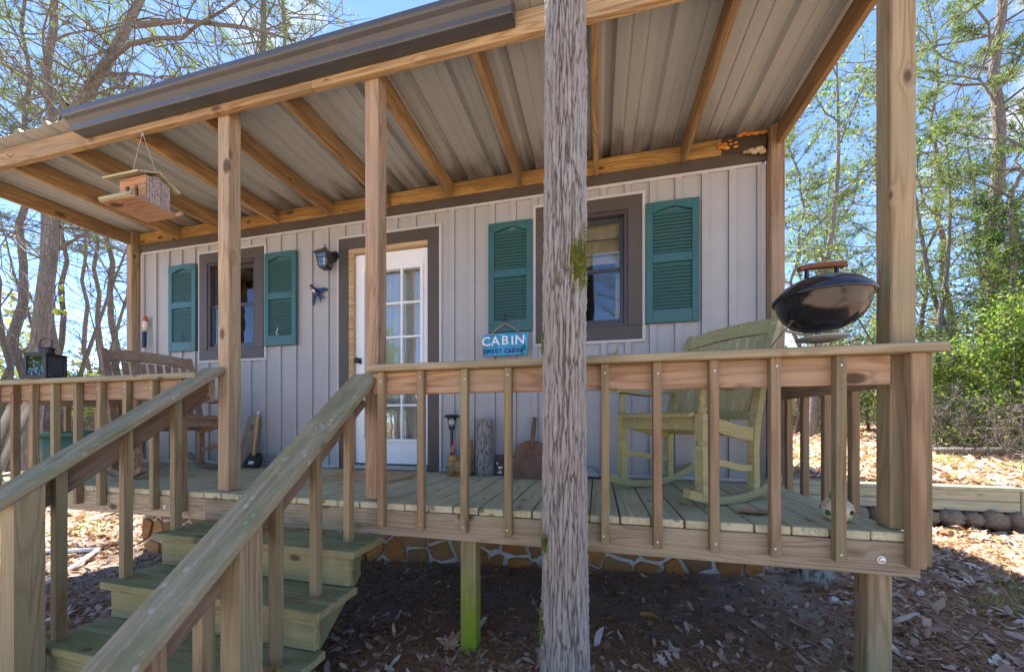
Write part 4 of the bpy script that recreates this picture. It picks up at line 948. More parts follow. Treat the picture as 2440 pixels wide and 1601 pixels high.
for s in (-1, 1):
    v, f = prism_vf([(-0.03, 0.0), (0.03, 0.0), (0.075, 0.075), (0.085, 0.105), (0.045, 0.085)], 0.006)
    MB().add(v, f, Matrix.Scale(s, 4, (0, 0, 1)) @ RX(PI / 2) @ T(0, 0.01, -0.006)).build('wing', 'birdblue', sw)
v, f = prism_vf([(0.055, -0.008), (0.125, -0.03), (0.10, 0.0), (0.125, 0.03), (0.055, 0.008)], 0.005); MB().add(v, f, RX(PI / 2)).build('tail', 'birdblue', sw)
mb = MB(); mb.tube([(0.0, 0.02, 0.0), (0.0, 0.043, 0.0)], 0.004, 6); mb.build('mount', 'black', sw)

# ------------------------------------------------------------------ hooks on the shutters
def s_hook(x, z, label, mat):
    h = [(0, -0.002, 0.05), (0.006, -0.02, 0.058), (0.016, -0.024, 0.05), (0.012, -0.024, 0.032), (0.0, -0.022, 0.012), (-0.006, -0.022, -0.006), (0.004, -0.022, -0.022), (0.018, -0.024, -0.022), (0.024, -0.026, -0.008)]
    o = MB().tube(h, 0.0035, 8).build('hook', mat, None, T(x, YW - 0.046, z), True); tag(o, label, 'hook'); return o
s_hook(-3.962, 1.35, 'black hook screwed to the leftmost shutter', 'black'); s_hook(-2.697, 1.36, 'pale metal hook on the shutter beside the wall lantern', 'galv')
s_hook(-0.315, 1.325, 'dark hook on the shutter above the blue sign', 'black')

# ------------------------------------------------------------------ sign
def text_mesh(body, size, depth):
    c = bpy.data.curves.new('txt', 'FONT'); c.body = body; c.size = size; c.extrude = depth; c.align_x = 'CENTER'; c.align_y = 'CENTER'; c.resolution_u = 3; c.offset = 0.0012
    o = bpy.data.objects.new('txt', c); COL.objects.link(o); bpy.context.view_layer.update()
    dg = bpy.context.evaluated_depsgraph_get(); me = bpy.data.meshes.new_from_object(o.evaluated_get(dg)); bpy.data.objects.remove(o); return me
sg = thing('cabin_sign', 'hand painted blue wooden sign reading CABIN SWEET CABIN hanging from a shutter hook', 'sign', T(-0.300, YW - 0.075, 1.122) @ RX(R(-3)) @ RY(R(-0.6)))
v, f = prism_vf([(-0.197, -0.097), (0.192, -0.096), (0.197, 0.094), (0.05, 0.098), (-0.194, 0.095)], 0.016); MB().add(v, f, RX(PI / 2) @ T(0, 0, -0.008)).build('board', 'blue', sg)
def lettering(body, size, x, z, mat, wob, sx=1.0):
    adv = 0
    ws = {'I': 0.42, 'M': 0.95, 'W': 1.02, ' ': 0.42}
    tot = sum(ws.get(ch, 0.74) for ch in body) * size * sx; cx = x - tot / 2
    for ch in body:
        w = ws.get(ch, 0.74) * size * sx
        if ch != ' ':
            me = text_mesh(ch, size * 1.02, 0.0012); me.materials.append(M[mat])
            obj('letter', me, sg, WM[sg] @ T(cx + w / 2, -0.0096, z + random.uniform(-wob, wob)) @ RX(PI / 2) @ RZ(random.uniform(-.05, .05)) @ Matrix.Scale(sx, 4, (1, 0, 0)))
        cx += w
random.seed(3)
lettering('CABIN', 0.108, -0.02, 0.030, 'signwhite', 0.004, 1.05)
lettering('SWEET CABIN', 0.052, -0.03, -0.060, 'navy', 0.002, 0.86)
for (x, z, s) in ((0.165, 0.0, 1.0), (0.150, -0.055, 0.7)):
    for k in range(4):
        w = (0.010 + 0.006 * k) * s; zz = z + (0.048 - 0.026 * k) * s
        v, f = prism_vf([(-w, 0), (w, 0), (0.0, 0.034 * s)], 0.0016); MB().add(v, f, T(x, -0.0082, zz - 0.034 * s) @ RX(PI / 2)).build('painted_tree', 'signgreen', sg)
apex = (0.0, -0.012, 0.185)
for x in (-0.135, 0.135): mb = MB(); mb.tube([(x, -0.009, 0.085), (x * 0.55, -0.014, 0.135), apex], 0.005, 8); mb.build('twig_hanger', 'rope', sg)
mb = MB(); mb.tube([(-0.005, -0.01, 0.18), (0.002, 0.0, 0.205)], 0.002, 6); mb.build('wire', 'black', sg)

# ------------------------------------------------------------------ things along the wall
sl_ = thing('solar_light', 'black solar path light leaning by the door casing', 'path light', T(-0.782, YW - 0.10, 0.0))
mb = MB(); mb.lathe([(0.05, 0.505), (0.078, 0.495), (0.080, 0.500), (0.055, 0.520), (0.0, 0.524)], 6); mb.build('cap', 'black', sl_)
mb = MB(); mb.lathe([(0.026, 0.405), (0.042, 0.494), (0.0, 0.495)], 16); mb.build('lens', 'lampglass', sl_, None, True)
mb = MB(); mb.lathe([(0.0, 0.385), (0.024, 0.39), (0.028, 0.405), (0.0, 0.407)], 14); mb.tube([(0, 0, 0.0), (0, 0, 0.39)], 0.014, 12); mb.build('stem', 'black', sl_)

bb = thing('bamboo_planter', 'three short bamboo canes tied with rope holding pink flowers beside the door', 'planter', T(-0.66, 1.10, 0.0))
for x, y, r, h in ((-0.075, -0.03, 0.046, 0.175), (0.045, 0.0, 0.048, 0.30), (0.0, -0.055, 0.04, 0.13)):
    mb = MB(); mb.lathe([(0.0, 0.0), (r, 0.0), (r, h * 0.48), (r * 1.05, h * 0.5), (r, h * 0.52), (r, h), (r * 0.82, h), (r * 0.8, h * 0.8), (0.0, h * 0.8)], 20); 
    o = mb.build('cane', 'bamboo', bb, WM[bb] @ T(x, y, 0), True)
for z in (0.055, 0.075):
    pts = [(-0.124 * math.cos(a) * 1.0 - 0.012, -0.025 + 0.085 * math.sin(a), z + .004 * math.sin(3 * a)) for a in np.linspace(0, 2 * PI, 33)[:-1]]
    mb = MB(); mb.tube(pts, 0.005, 6, False, True); mb.build('rope', 'rope', bb)
random.seed(9)
mb = MB(); mb.tube([(-0.075, -0.03, 0.15), (-0.06, -0.035, 0.22), (-0.03, -0.04, 0.29)], 0.003, 6); mb.build('flower_stem', 'twig', bb)
for (x, y, z) in ((-0.075, -0.045, 0.215), (-0.04, -0.05, 0.27), (-0.065, -0.04, 0.245), (-0.03, -0.05, 0.295)):
    mb = MB()
    for k in range(5):
        a = k * 2 * PI / 5; mb.lathe([(0.0, -0.012), (0.009, 0.0), (0.0, 0.012)], 6, T(x + .012 * math.cos(a), y, z + .012 * math.sin(a)) @ RX(R(random.uniform(-60, 60))))
    mb.build('blossom', 'pink', bb)

def log_mesh(name, r, h, seed, mat, k=72, nz_=70, amp=0.010, fz=8, fr=46, wz=30):
    v = np.zeros((nz_ * k, 3)); pl = np.zeros(nz_ * k)
    for i in range(nz_):
        z = h * i / (nz_ - 1); rr = r if not callable(r) else r(z)
        for j in range(k):
            a = 2 * PI * j / k; c, s = math.cos(a), math.sin(a)
            w = mnoise.noise(Vector((c * 3, s * 3, z * 4 + seed))) * 0.02
            d, _ = mnoise.voronoi(Vector(((c * rr) * fr + seed + w * 8, (s * rr) * fr, z * fz + w * wz)))
            d2_, _ = mnoise.voronoi(Vector((c * rr * fr * 2.1 - seed, s * rr * fr * 2.1 + w * 12, z * fz * 3.3 + w * wz)))
            e = min(1.0, (d[1] - d[0]) * 2.6) * 0.72 + 0.28 * min(1.0, (d2_[1] - d2_[0]) * 2.2); e2 = e ** 0.8
            rad = rr + amp * (e2 - 0.55) + mnoise.noise(Vector((c * 2.2, s * 2.2, z * 3 + seed))) * rr * 0.05 + mnoise.noise(Vector((seed, c * 0.8, z * 1.1))) * rr * 0.07 + mnoise.noise(Vector((c * 9, s * 9, z * 40))) * amp * 0.25
            v[i * k + j] = (c * rad, s * rad, z); pl[i * k + j] = e2
    ii = np.arange(nz_ * k).reshape(nz_, k); q = np.stack([ii[:-1], np.roll(ii[:-1], -1, 1), np.roll(ii[1:], -1, 1), ii[1:]], -1).reshape(-1, 4)
    me = fast_mesh(name, v, q, mat); at = me.attributes.new('plate', 'FLOAT', 'POINT'); at.data.foreach_set('value', pl.astype(np.float32)); me.shade_smooth(); return me
lg = thing('log_section', 'upright section of bark covered log standing against the wall', 'log', T(-0.47, 1.135, 0.0))
obj('bark', log_mesh('bark', 0.075, 0.48, 3.0, 'heavybark', 72, 80, 0.009, 10, 60), lg)
MB().lathe([(0.0, 0.470), (0.071, 0.470), (0.071, 0.478), (0.0, 0.4785)], 30).build('cut_end', 'logend', lg)

bk = thing('painted_block', 'small dark block with white painted blossoms between the log and the rusty shovel', 'block', T(-0.285, 1.165, 0.0) @ RX(R(-14)))
MB().box(-0.10, 0.10, -0.02, 0.02, 0.0, 0.175, 0.006).build('block', 'stoneblock', bk)
random.seed(2)
for k in range(16):
    x, z = random.gauss(-0.035, 0.03) if k < 11 else random.gauss(0.075, 0.01), 0.02 + abs(random.gauss(0.03, 0.035)); x = max(-.09, min(.09, x))
    MB().lathe([(0.0, 0.0), (random.uniform(.006, .012), 0.0), (0.0, 0.002)], 7, T(x, -0.0202, z) @ RX(PI / 2)).build('painted_blossom', 'signwhite', bk)

sv = thing('shovel_head', 'rusty scoop shovel blade without handle leaning against the wall', 'shovel', T(-0.055, 1.0, 0.0) @ RX(R(-24)))
n = 18; v = []; f = []; rows = 16
for i in range(rows + 1):
    u = i / rows; z = 0.325 * u; wd = 0.150 * (1 - 0.10 * u) if u < 0.62 else 0.1407 * math.sqrt(max(0.02, 1 - ((u - 0.62) / 0.40) ** 2.4))
    for j in range(n + 1):
        t_ = j / n * 2 - 1; x = wd * t_; y = -0.020 * t_ * t_ + 0.008 * math.exp(-(t_ * 5) ** 2) * (-1) * u + 0.01
        v.append((x, y, z))
m = len(v); v += [(x, y + 0.0035, z) for x, y, z in v]
for i in range(rows):
    for j in range(n):
        a = i * (n + 1) + j; f += [(a, a + 1, a + n + 2, a + n + 1), (m + a + 1, m + a, m + a + n + 1, m + a + n + 2)]
bd = [j for j in range(n + 1)] + [i * (n + 1) + n for i in range(1, rows + 1)] + [rows * (n + 1) + j for j in range(n - 1, -1, -1)] + [i * (n + 1) for i in range(rows - 1, 0, -1)]
f += [(bd[(i + 1) % len(bd)], bd[i], m + bd[i], m + bd[(i + 1) % len(bd)]) for i in range(len(bd))]
MB().add(v, f).build('blade', 'rust', sv, None, True)
mb = MB(); mb.tube([(0, 0.006, 0.25), (0, 0.002, 0.32), (0.003, -0.004, 0.42), (0.006, -0.004, 0.535)], [0.010, 0.019, 0.020, 0.018], 14); mb.build('socket', 'rust', sv, None, True)

wr = thing('wire_handle', 'black wire hoop handle lying on the deck near the tree trunk', 'wire', T(0.42, 1.135, 0.0))
pts = [(-0.075, 0, 0.012)] + [(-0.07 + 0.14 * u, 0.0, 0.012 + 0.085 * math.sin(PI * u) ** 0.6) for u in np.linspace(0.03, 0.97, 16)] + [(0.075, 0, 0.008)]
mb = MB(); mb.tube(pts, 0.0028, 6); mb.build('hoop', 'black', wr, None, True)
mb = MB(); mb.tube([(-0.10 + 0.2 * i / 120, 0.008 * math.cos(i * 0.9), 0.012 + 0.008 * math.sin(i * 0.9)) for i in range(121)], 0.0028, 5); mb.build('coil', 'black', wr)

# frog-coloured ceramic ball figurine at the deck corner
tu = thing('turtle_figurine', 'glazed ceramic turtle figurine, cream and green, at the right corner of the deck', 'figurine', T(1.555, 0.165, 0.0))
mb = MB(); mb.lathe([(0.0, 0.0), (0.034, 0.0), (0.054, 0.02), (0.062, 0.048), (0.056, 0.078), (0.038, 0.098), (0.0, 0.106)], 28); mb.build('body', 'cream', tu, None, True)
random.seed(4)
for k in range(14):
    a = R(k * 137.5); e = R(-30 + (k * 37) % 85); nrm = Vector((math.cos(a) * math.cos(e), math.sin(a) * math.cos(e), math.sin(e)))
    p = Vector((nrm.x * 0.060, nrm.y * 0.060, 0.05 + nrm.z * 0.052))
    Mx = T(*p) @ nrm.to_track_quat('Z', 'Y').to_matrix().to_4x4()
    kk = random.randint(5, 7); rr = random.uniform(0.012, 0.019)
    mb = MB(); v, f = prism_vf([(rr * random.uniform(.7, 1.1) * math.cos(2 * PI * i / kk), rr * random.uniform(.7, 1.1) * math.sin(2 * PI * i / kk)) for i in range(kk)], 0.0035); mb.add(v, f, Mx @ T(0, 0, -.001)); mb.build('shell_patch', random.choice(['frogdark', 'froggreen', 'frogdark']), tu)
mb = MB(); mb.lathe([(0.0, -0.03), (0.018, -0.018), (0.024, 0.0), (0.019, 0.018), (0.0, 0.03)], 16, T(-0.012, -0.014, 0.118) @ RY(R(35))); mb.build('head', 'froggreen', tu, None, True)
for s in (-1, 1): mb = MB(); mb.lathe([(0.0, -0.007), (0.007, 0.0), (0.0, 0.007)], 10, T(-0.022, -0.018 + s * 0.014, 0.135)); mb.build('eye', 'frogdark', tu, None, True)

# doormat, leaves on the deck
dm = MB(); n = 40
random.seed(8)
v = []; 
for i in range(n):
    a = 2 * PI * i / n; ca, sa = math.cos(a), math.sin(a); s = 1 / max(abs(ca), abs(sa)); s = min(s, 1.28); v.append((0.345 * ca * s + random.gauss(0, .004), 0.225 * sa * s + random.gauss(0, .004)))
vv, ff = prism_vf(v, 0.016); o = dm.add(vv, ff).build('doormat', 'coir', None, T(-1.37, 0.85, 0.001) @ RZ(R(-3))); tag(o, 'frayed brown coir doormat in front of the white door', 'doormat')
fz = []; 
for k in range(900):
    i = random.random() * 2 * PI; ca, sa = math.cos(i), math.sin(i); s = min(1 / max(abs(ca), abs(sa)), 1.28) * random.uniform(0.93, 1.05); fz.append((0.345 * ca * s, 0.225 * sa * s, i))
mb = MB()
for x, y, a in fz:
    L = random.uniform(.01, .03); a += random.uniform(-1, 1); dx, dy_ = math.cos(a) * L, math.sin(a) * L; z = random.uniform(.004, .018)
    mb.add([(x, y, z), (x + dx, y + dy_, z + random.uniform(-.006, .006)), (x + .0025, y + .0025, z + .002)], [(0, 1, 2)])
fr = mb.build('fringe', 'coir', o); fr['kind'] = 'stuff'

def curled_leaf(name, L, W, lobes, curl, mat, Mw, label):
    n = 26; v = []; f = []
    for i in range(n + 1):
        u = i / n; w = W * math.sin(PI * u ** 0.85) ** 0.8 * (1 - lobes * 0.5 * (0.5 + 0.5 * math.cos(u * PI * 9)))
        for j in (-1, -0.5, 0, 0.5, 1):
            v.append(((u - .5) * L, w * j, curl * (abs(j) ** 1.7) * W * 2 + curl * 0.35 * L * (u - .5) ** 2 + 0.002 + random.gauss(0, .0015)))
    for i in range(n):
        for j in range(4): a = i * 5 + j; f.append((a, a + 1, a + 6, a + 5))
    m = len(v); v += [(x, y, z + 0.0006) for x, y, z in v]; f += [tuple(m + k for k in q[::-1]) for q in f]
    o = MB().add(v, f).build(name, mat, None, Mw, True); tag(o, label, 'leaf'); return o
curled_leaf('curled_leaf', 0.17, 0.055, 0.05, 0.10, 'bigleaf', T(1.24, 0.22, 0.002) @ RZ(R(15)), 'large curled brown leaf lying on the deck boards by the right balusters')
curled_leaf('fallen_leaf', 0.10, 0.036, 0.2, 0.3, 'orangeleaf', T(-0.80, -0.66, -0.553) @ RZ(R(60)), 'orange brown leaf lying on the third step')

# shovel with dark blade and grey plank behind the left post
sp = thing('garden_spade', 'short garden spade with wooden handle and dark blade leaning on the siding', 'spade', T(-2.87, 1.075, 0.0) @ RX(R(-9)))
board('handle', (-2.87, 1.094, 0.12), (-2.895, 1.165, 0.53), 0.03, 0.03, 'handle', sp, (0, 1, 0), 0.008)
mb = MB(); mb.lathe([(0.0, 0.0), (0.018, 0.0), (0.018, 0.025), (0.0, 0.028)], 12, T(-0.022, 0.005, 0.54)); mb.build('ferrule', 'galv', sp)
v, f = prism_vf([(-0.085, 0.0), (0.085, 0.0), (0.098, 0.03), (0.088, 0.10), (0.05, 0.15), (-0.05, 0.15), (-0.088, 0.10), (-0.098, 0.03)], 0.03); MB().add(v, f, RX(PI / 2 - .3)).build('blade', 'black', sp)
MB().box(-0.03, 0.03, -0.0335, -0.0305, 0.028, 0.06).build('sticker', 'signwhite', sp, WM[sp] @ RX(-.3))
o = board('wood_slab', (-3.03, 1.10, 0.005), (-3.02, 1.235, 0.52), 0.13, 0.03, 'slab', None, (1, 0, 0), 0.008); tag(o, 'grey wooden slab leaning on the siding behind the left post', 'plank')

# green tub and pipes at the left end
tb = thing('plastic_tub', 'large round green plastic tub on the left end of the deck', 'tub', T(-4.22, 0.63, 0.0))
mb = MB(); mb.lathe([(0.0, 0.0), (0.30, 0.0), (0.31, 0.01), (0.345, 0.325), (0.335, 0.33), (0.30, 0.04), (0.0, 0.03)], 48); mb.build('body', 'greentub', tb, None, True)
mb = MB(); mb.lathe([(0.344, 0.325), (0.372, 0.328), (0.378, 0.345), (0.375, 0.362), (0.348, 0.366), (0.340, 0.360), (0.336, 0.33)], 48); mb.build('rim', 'greentub', tb, None, True)
mb = MB(); mb.lathe([(0.0, 0.27), (0.325, 0.26)], 30); mb.build('potting_soil', 'stoneblock', tb)
for k, (a, b) in enumerate((((-4.66, 0.16, 0.012), (-4.15, 0.20, 0.66)), ((-4.60, 0.20, 0.012), (-4.06, 0.17, 0.62)), ((-4.58, 0.12, 0.012), (-4.22, 0.13, 0.60)))):
    a = Vector(a); b = Vector(b); pts = [a.lerp(b, u) + Vector((0, 0, 0.02 * math.sin(PI * u))) for u in np.linspace(0, 1, 12)]
    o = MB().tube(pts, 0.027, 14).build('pipe', 'pvc', None, None, True)
    tag(o, ['pale grey pipe leaning by the green tub, nearest the wall', 'pale grey pipe leaning by the green tub, middle one', 'pale grey pipe leaning by the green tub, nearest the railing'][k], 'pipe', 'pipes leaning by the tub')
# walking stick with carved head in the left corner
ws_ = thing('walking_stick', 'carved walking stick with red capped head in the left corner of the wall', 'walking stick', T(-4.55, YW - 0.06, 0.0))
mb = MB(); mb.tube([(0.06, -0.10, 0.0), (0.02, -0.01, 0.9), (0.0, 0.02, 1.52)], [0.013, 0.014, 0.016], 10); mb.build('shaft', 'pvc', ws_, None, True)
mb = MB(); mb.lathe([(0.0, 1.50), (0.02, 1.51), (0.026, 1.55), (0.022, 1.60), (0.016, 1.62), (0.0, 1.63)], 14, T(0.0, 0.02, 0)); mb.build('head', 'bone', ws_, None, True)
mb = MB(); mb.lathe([(0.025, 1.60), (0.022, 1.63), (0.012, 1.66), (0.0, 1.67)], 14, T(0.0, 0.02, 0)); mb.build('cap', 'birdred', ws_, None, True)
mb = MB(); mb.tube([(0.012, 0.0, 1.30), (0.01, 0.005, 1.48)], 0.021, 10); mb.build('sleeve', 'birdblue', ws_)

# lime glass spinner hanging from the end rafter
sp2 = thing('wind_spinner', 'black wire wind spinner with lime glass drops hanging at the left end of the porch', 'ornament', T(-4.70, 0.62, 1.50) @ Matrix.Scale(0.72, 4))
mb = MB(); mb.tube([(0, 0, 0.46), (0, 0, 1.33)], 0.002, 5); mb.build('wire', 'black', sp2)
for s, z in ((1, 0.32), (-1, 0.16)):
    mb = MB(); mb.tube([(0.0, s * 0.045 * math.sin(a), z + 0.14 * math.cos(a)) for a in np.linspace(0, 2 * PI, 29)[:-1]], 0.006, 6, False, True); mb.build('loop', 'black', sp2)
for y, z, r in ((0.02, 0.24, 0.035), (-0.025, 0.05, 0.042), (0.045, 0.06, 0.03), (0.02, 0.40, 0.03)):
    mb = MB(); mb.lathe([(0.0, -r * 1.3), (r * 0.8, -r * 0.5), (r, 0.0), (r * 0.7, r * 0.8), (0.0, r * 1.6)], 14, T(0, y, z)); mb.build('glass_drop', 'lime', sp2, None, True)

# orange foam and mud nest in the upper right corner
fo = thing('spray_foam', 'orange expanding foam along the ledger in the upper right corner', 'foam', T(1.47, YW - 0.05, 2.55))
random.seed(12)
def blob(mb, c, r, sq=(1, 1, 1), seed=0, k=14):
    v, f = lathe_vf([(math.sin(PI * i / 9) , -math.cos(PI * i / 9)) for i in range(10)], k)
    v = [Vector((x * sq[0], y * sq[1], z * sq[2])) * (r * (1 + 0.35 * mnoise.noise(Vector((x * 2.2 + seed, y * 2.2, z * 2.2))) + 0.15 * mnoise.noise(Vector((x * 6, y * 6 + seed, z * 6))))) + Vector(c) for x, y, z in v]
    mb.add(v, f)
mb = MB()
for k in range(22): blob(mb, (-0.10 + 0.015 * k + random.uniform(-.01, .01), random.uniform(-.006, .004), random.uniform(-.03, .035) * (1 if k < 8 else .3) + (0.055 if k > 8 else 0.0)), random.uniform(0.008, 0.016), (1.7, 0.6, 0.8), k * 3.1)
mb.build('foam_bead', 'foam', fo, None, True)
ns = thing('mud_nest', 'pale broken mud nest on the band at the right corner of the wall', 'nest', T(1.60, YW - 0.055, 2.465))
mb = MB()
for k in range(5): blob(mb, (-0.05 + 0.027 * k, random.uniform(-.01, .01), random.uniform(-.012, .01)), random.uniform(.018, .03), (1.2, 0.8, 0.7), k * 5.3)
mb.build('mud', 'mud', ns, None, True)

# brown lizard-like ornament on the rail cap
pc = thing('pine_cone_ornament', 'small brown twig ornament sitting on the railing cap right of the trunk', 'ornament', T(0.545, -0.01, CZ1))
mb = MB(); blob(mb, (0, 0, 0.008), 0.016, (1.9, 1, 0.6), 1.0); mb.tube([(0.01, 0, 0.012), (0.022, 0, 0.03), (0.018, 0, 0.052)], [0.008, 0.006, 0.003], 7); mb.build('twig', 'rope', pc, None, True)

# white plastic pipe on the ground left of the steps
for k, (pts, lab) in enumerate(((((-4.2, 0.25), (-5.1, 1.1)), 'white plastic pipe lying on the ground left of the steps, nearer length'), (((-5.12, 1.13), (-5.9, 0.86)), 'white plastic pipe lying on the ground left of the steps, farther length'))):
    (x0, y0), (x1, y1) = pts; P_ = [(x0 + (x1 - x0) * u, y0 + (y1 - y0) * u, gzs(x0 + (x1 - x0) * u, y0 + (y1 - y0) * u) + 0.055) for u in np.linspace(0, 1, 10)]
    tag(MB().tube(P_, 0.024, 12).build('ground_pipe', 'pvcwhite', None, None, True), lab, 'pipe')

# landscape timber retaining wall on the right
rw = thing('retaining_wall', 'low landscape timber retaining wall with a stone base right of the cabin', 'retaining wall', T(3.2, 2.92, -0.65))
for k, z in enumerate((-0.405, -0.296)):
    for a, b in (((1.80, 3.1), (3.102, 4.60)) if k == 0 else ((1.80, 3.6), (3.602, 4.60))): board('timber', (a, 2.93, z), (b, 2.93, z), 0.107, 0.09, 'timber', rw, (0, 0, 1), 0.008, 0.004)
board('top_board', (1.80, 2.925, -0.2235), (4.60, 2.925, -0.2235), 0.13, 0.036, 'timber', rw, (0, 1, 0), 0.005)
board('end_post', (4.655, 2.93, -0.85), (4.655, 2.93, -0.215), 0.10, 0.10, 'timber', rw, (0, 1, 0), 0.008)
random.seed(31); x = 1.8
while x < 4.55:
    w = random.uniform(0.12, 0.24); mb = MB(); blob(mb, (0, 0, 0), 1.0, (1, 1, 1), x * 7, 12)
    obj('stone', mb.mesh('stone', 'wallstone', True), rw, T(x + w / 2, 2.90, -0.545) @ Matrix.Diagonal((w / 2 * 1.05, 0.10, random.uniform(0.075, 0.105), 1))); x += w * 0.93

# ------------------------------------------------------------------ trees
def polar(xpx, d):
    """ground point d metres from the viewpoint, along the bearing of photo column xpx"""
    a = (xpx - 1220) / 860.57; c, s = math.cos(PSI), math.sin(PSI); v = Vector((a * c - s, a * s + c, 0)).normalized()
    x, y = CAM.x + v.x * d, CAM.y + v.y * d
    return x, y, gzs(x, y)
class Wood:
    def __init__(s): s.v = []; s.f = []; s.n = 0
    def tube(s, pts, rad, k):
        v, f = tube_vf(pts, rad, k, False); o = s.n; s.v.extend(v); s.f.extend([(a + o, b + o, c + o, d + o) for a, b, c, d in f]); s.n += len(v)
    def mesh(s, name, mat):
        me = fast_mesh(name, np.array([tuple(p) for p in s.v]), np.array(s.f), mat); me.shade_smooth(); return me
def limb(w, p, d, L, r, rg, wob=0.18, up=0.0, k=5, n=6, taper=0.25):
    p = Vector(p); d = Vector(d).normalized(); pts = [p.copy()]; st = L / n
    for i in range(n):
        d = (d + Vector(rg.normal(0, wob, 3)) + Vector((0, 0, up))).normalized(); p = p + d * st; pts.append(p.copy())
    w.tube(pts, [r * (1 - (1 - taper) * i / n) for i in range(n + 1)], k); return pts
def cards(P, size, rg, aspect=0.5, droop=0.0):
    n = len(P); u = rg.normal(size=(n, 3)); u[:, 2] -= droop; u /= np.linalg.norm(u, axis=1)[:, None]; t = rg.normal(size=(n, 3)); v = np.cross(u, t); v /= np.linalg.norm(v, axis=1)[:, None] + 1e-9
    s = (size * rg.uniform(0.6, 1.3, n))[:, None]; V = np.stack([P, P + u * s * .5 + v * s * aspect * .5, P + u * s, P + u * s * .5 - v * s * aspect * .5], 1).reshape(-1, 3)
    return V, np.arange(n * 4).reshape(n, 4)
def needles(P, D, L, wd, per, rg):
    n = len(P) * per; P = np.repeat(P, per, 0); D = np.repeat(D, per, 0)
    d = D * 0.7 + rg.normal(size=(n, 3)) * 0.62; d /= np.linalg.norm(d, axis=1)[:, None]; t = np.cross(d, rg.normal(size=(n, 3))); t /= np.linalg.norm(t, axis=1)[:, None] + 1e-9
    l = (L * rg.uniform(0.7, 1.2, n))[:, None]; w = wd
    V = np.stack([P - t * w * .5, P + t * w * .5, P + d * l + t * w * .3, P + d * l - t * w * .3], 1).reshape(-1, 3); return V, np.arange(n * 4).reshape(n, 4)

def make_pine(seed, h, r, live, nb, blen, dead=10, per=12, mat='needle'):
    rg = np.random.default_rng(seed); tr = Wood(); br = Wood(); tips = []; dirs = []
    n = 14; pts = [Vector((0, 0, -0.3))]; 
    for i in range(1, n + 1): pts.append(Vector((rg.normal(0, .05) * i ** .5, rg.normal(0, .05) * i ** .5, h * i / n)))
    tr.tube(pts, [r * (1.12 if i == 0 else 1) * (1 - 0.85 * (i / n) ** 1.1) for i in range(n + 1)], 12)
    def at(z):
        i = min(n - 1, max(0, int(z / h * n))); u = z / h * n - i; return pts[i].lerp(pts[i + 1], u)
    for k in range(dead):
        z = h * rg.uniform(0.12, live + 0.1); a = rg.uniform(0, 2 * PI); limb(br, at(z), (math.cos(a), math.sin(a), rg.uniform(-.35, .25)), rg.uniform(.4, 1.6), 0.012, rg, 0.25, k=4, n=5)
    for k in range(nb):
        u = (k + rg.random()) / nb; z = h * (live + (1 - live) * u); a = k * 2.4 + rg.normal(0, .3)
        L = blen * (1 - 0.65 * u) * rg.uniform(0.7, 1.2)
        P = limb(br, at(z), (math.cos(a), math.sin(a), 0.15 + 0.5 * u), L, 0.03 * (1 - .5 * u), rg, 0.14, 0.03, 5, 6)
        for q in range(2, 7):
            for s in range(2):
                b = P[q]; dd = (P[q] - P[q - 1]).normalized(); sd = dd.cross(Vector((0, 0, 1))) * (1 if s else -1)
                S = limb(br, b, dd * .7 + sd * rg.uniform(.3, .9) + Vector((0, 0, rg.uniform(-.1, .3))), L * rg.uniform(.16, .32), 0.009, rg, 0.2, 0.05, 3, 3)
                for m in (1, 2, 3): tips.append(tuple(S[m])); dirs.append(tuple((S[m] - S[m - 1]).normalized()))
    V, Q = needles(np.array(tips), np.array(dirs), 0.17, 0.011, per, rg)
    return tr.mesh('trunk', 'barkpine'), br.mesh('branches', 'twig'), fast_mesh('crown', V, Q, mat)

def make_broad(seed, h, r, n1, spread, leaf, per, mat, lsize, base=0.12, bark='barkgrey', up=0.05, clump=0.20, trunks=1, taperpow=1.0):
    rg = np.random.default_rng(seed); tr = Wood(); br = Wood(); pos = []
    for tk in range(trunks):
        a0 = rg.uniform(0, 2 * PI); ln = 0.0 if trunks == 1 else 0.3
        P = limb(tr, (0.12 * math.cos(a0) * (trunks > 1), 0.12 * math.sin(a0) * (trunks > 1), -0.25), (ln * math.cos(a0) + rg.normal(0, .05), ln * math.sin(a0) + rg.normal(0, .05), 1), h * rg.uniform(.8, 1.0), r, rg, 0.06, 0.05, 9, 12, 0.12)
        for k in range(n1):
            u = base + (1 - base) * (k + rg.random()) / n1; i = min(11, int(u * 12)); b = P[i].lerp(P[i + 1], u * 12 - i); a = k * 2.4 + rg.normal(0, .4)
            L = spread * (1.05 - u ** taperpow * 0.75) * rg.uniform(.6, 1.2)
            B = limb(br, b, (math.cos(a), math.sin(a), rg.uniform(.1, .7)), L, max(.008, r * .32 * (1 - .6 * u)), rg, 0.16, up, 5, 6)
            for q in range(2, 7):
                for s in range(3):
                    dd = (B[q] - B[q - 1]).normalized(); S = limb(br, B[q], dd * .5 + Vector(rg.normal(0, .6, 3)), L * rg.uniform(.15, .38), 0.006, rg, 0.22, 0.02, 3, 4)
                    for m in (2, 3, 4): pos.append(tuple(S[m]))
    pos = np.array(pos); 
    if leaf:
        C = np.repeat(pos, per, 0) + rg.normal(0, clump, (len(pos) * per, 3)) * np.array([1, 1, .7])
        V, Q = cards(C, lsize, rg, 0.55, 0.4); lm = fast_mesh('crown', V, Q, mat)
    else: lm = None
    return tr.mesh('trunk', bark), br.mesh('branches', 'twig'), lm
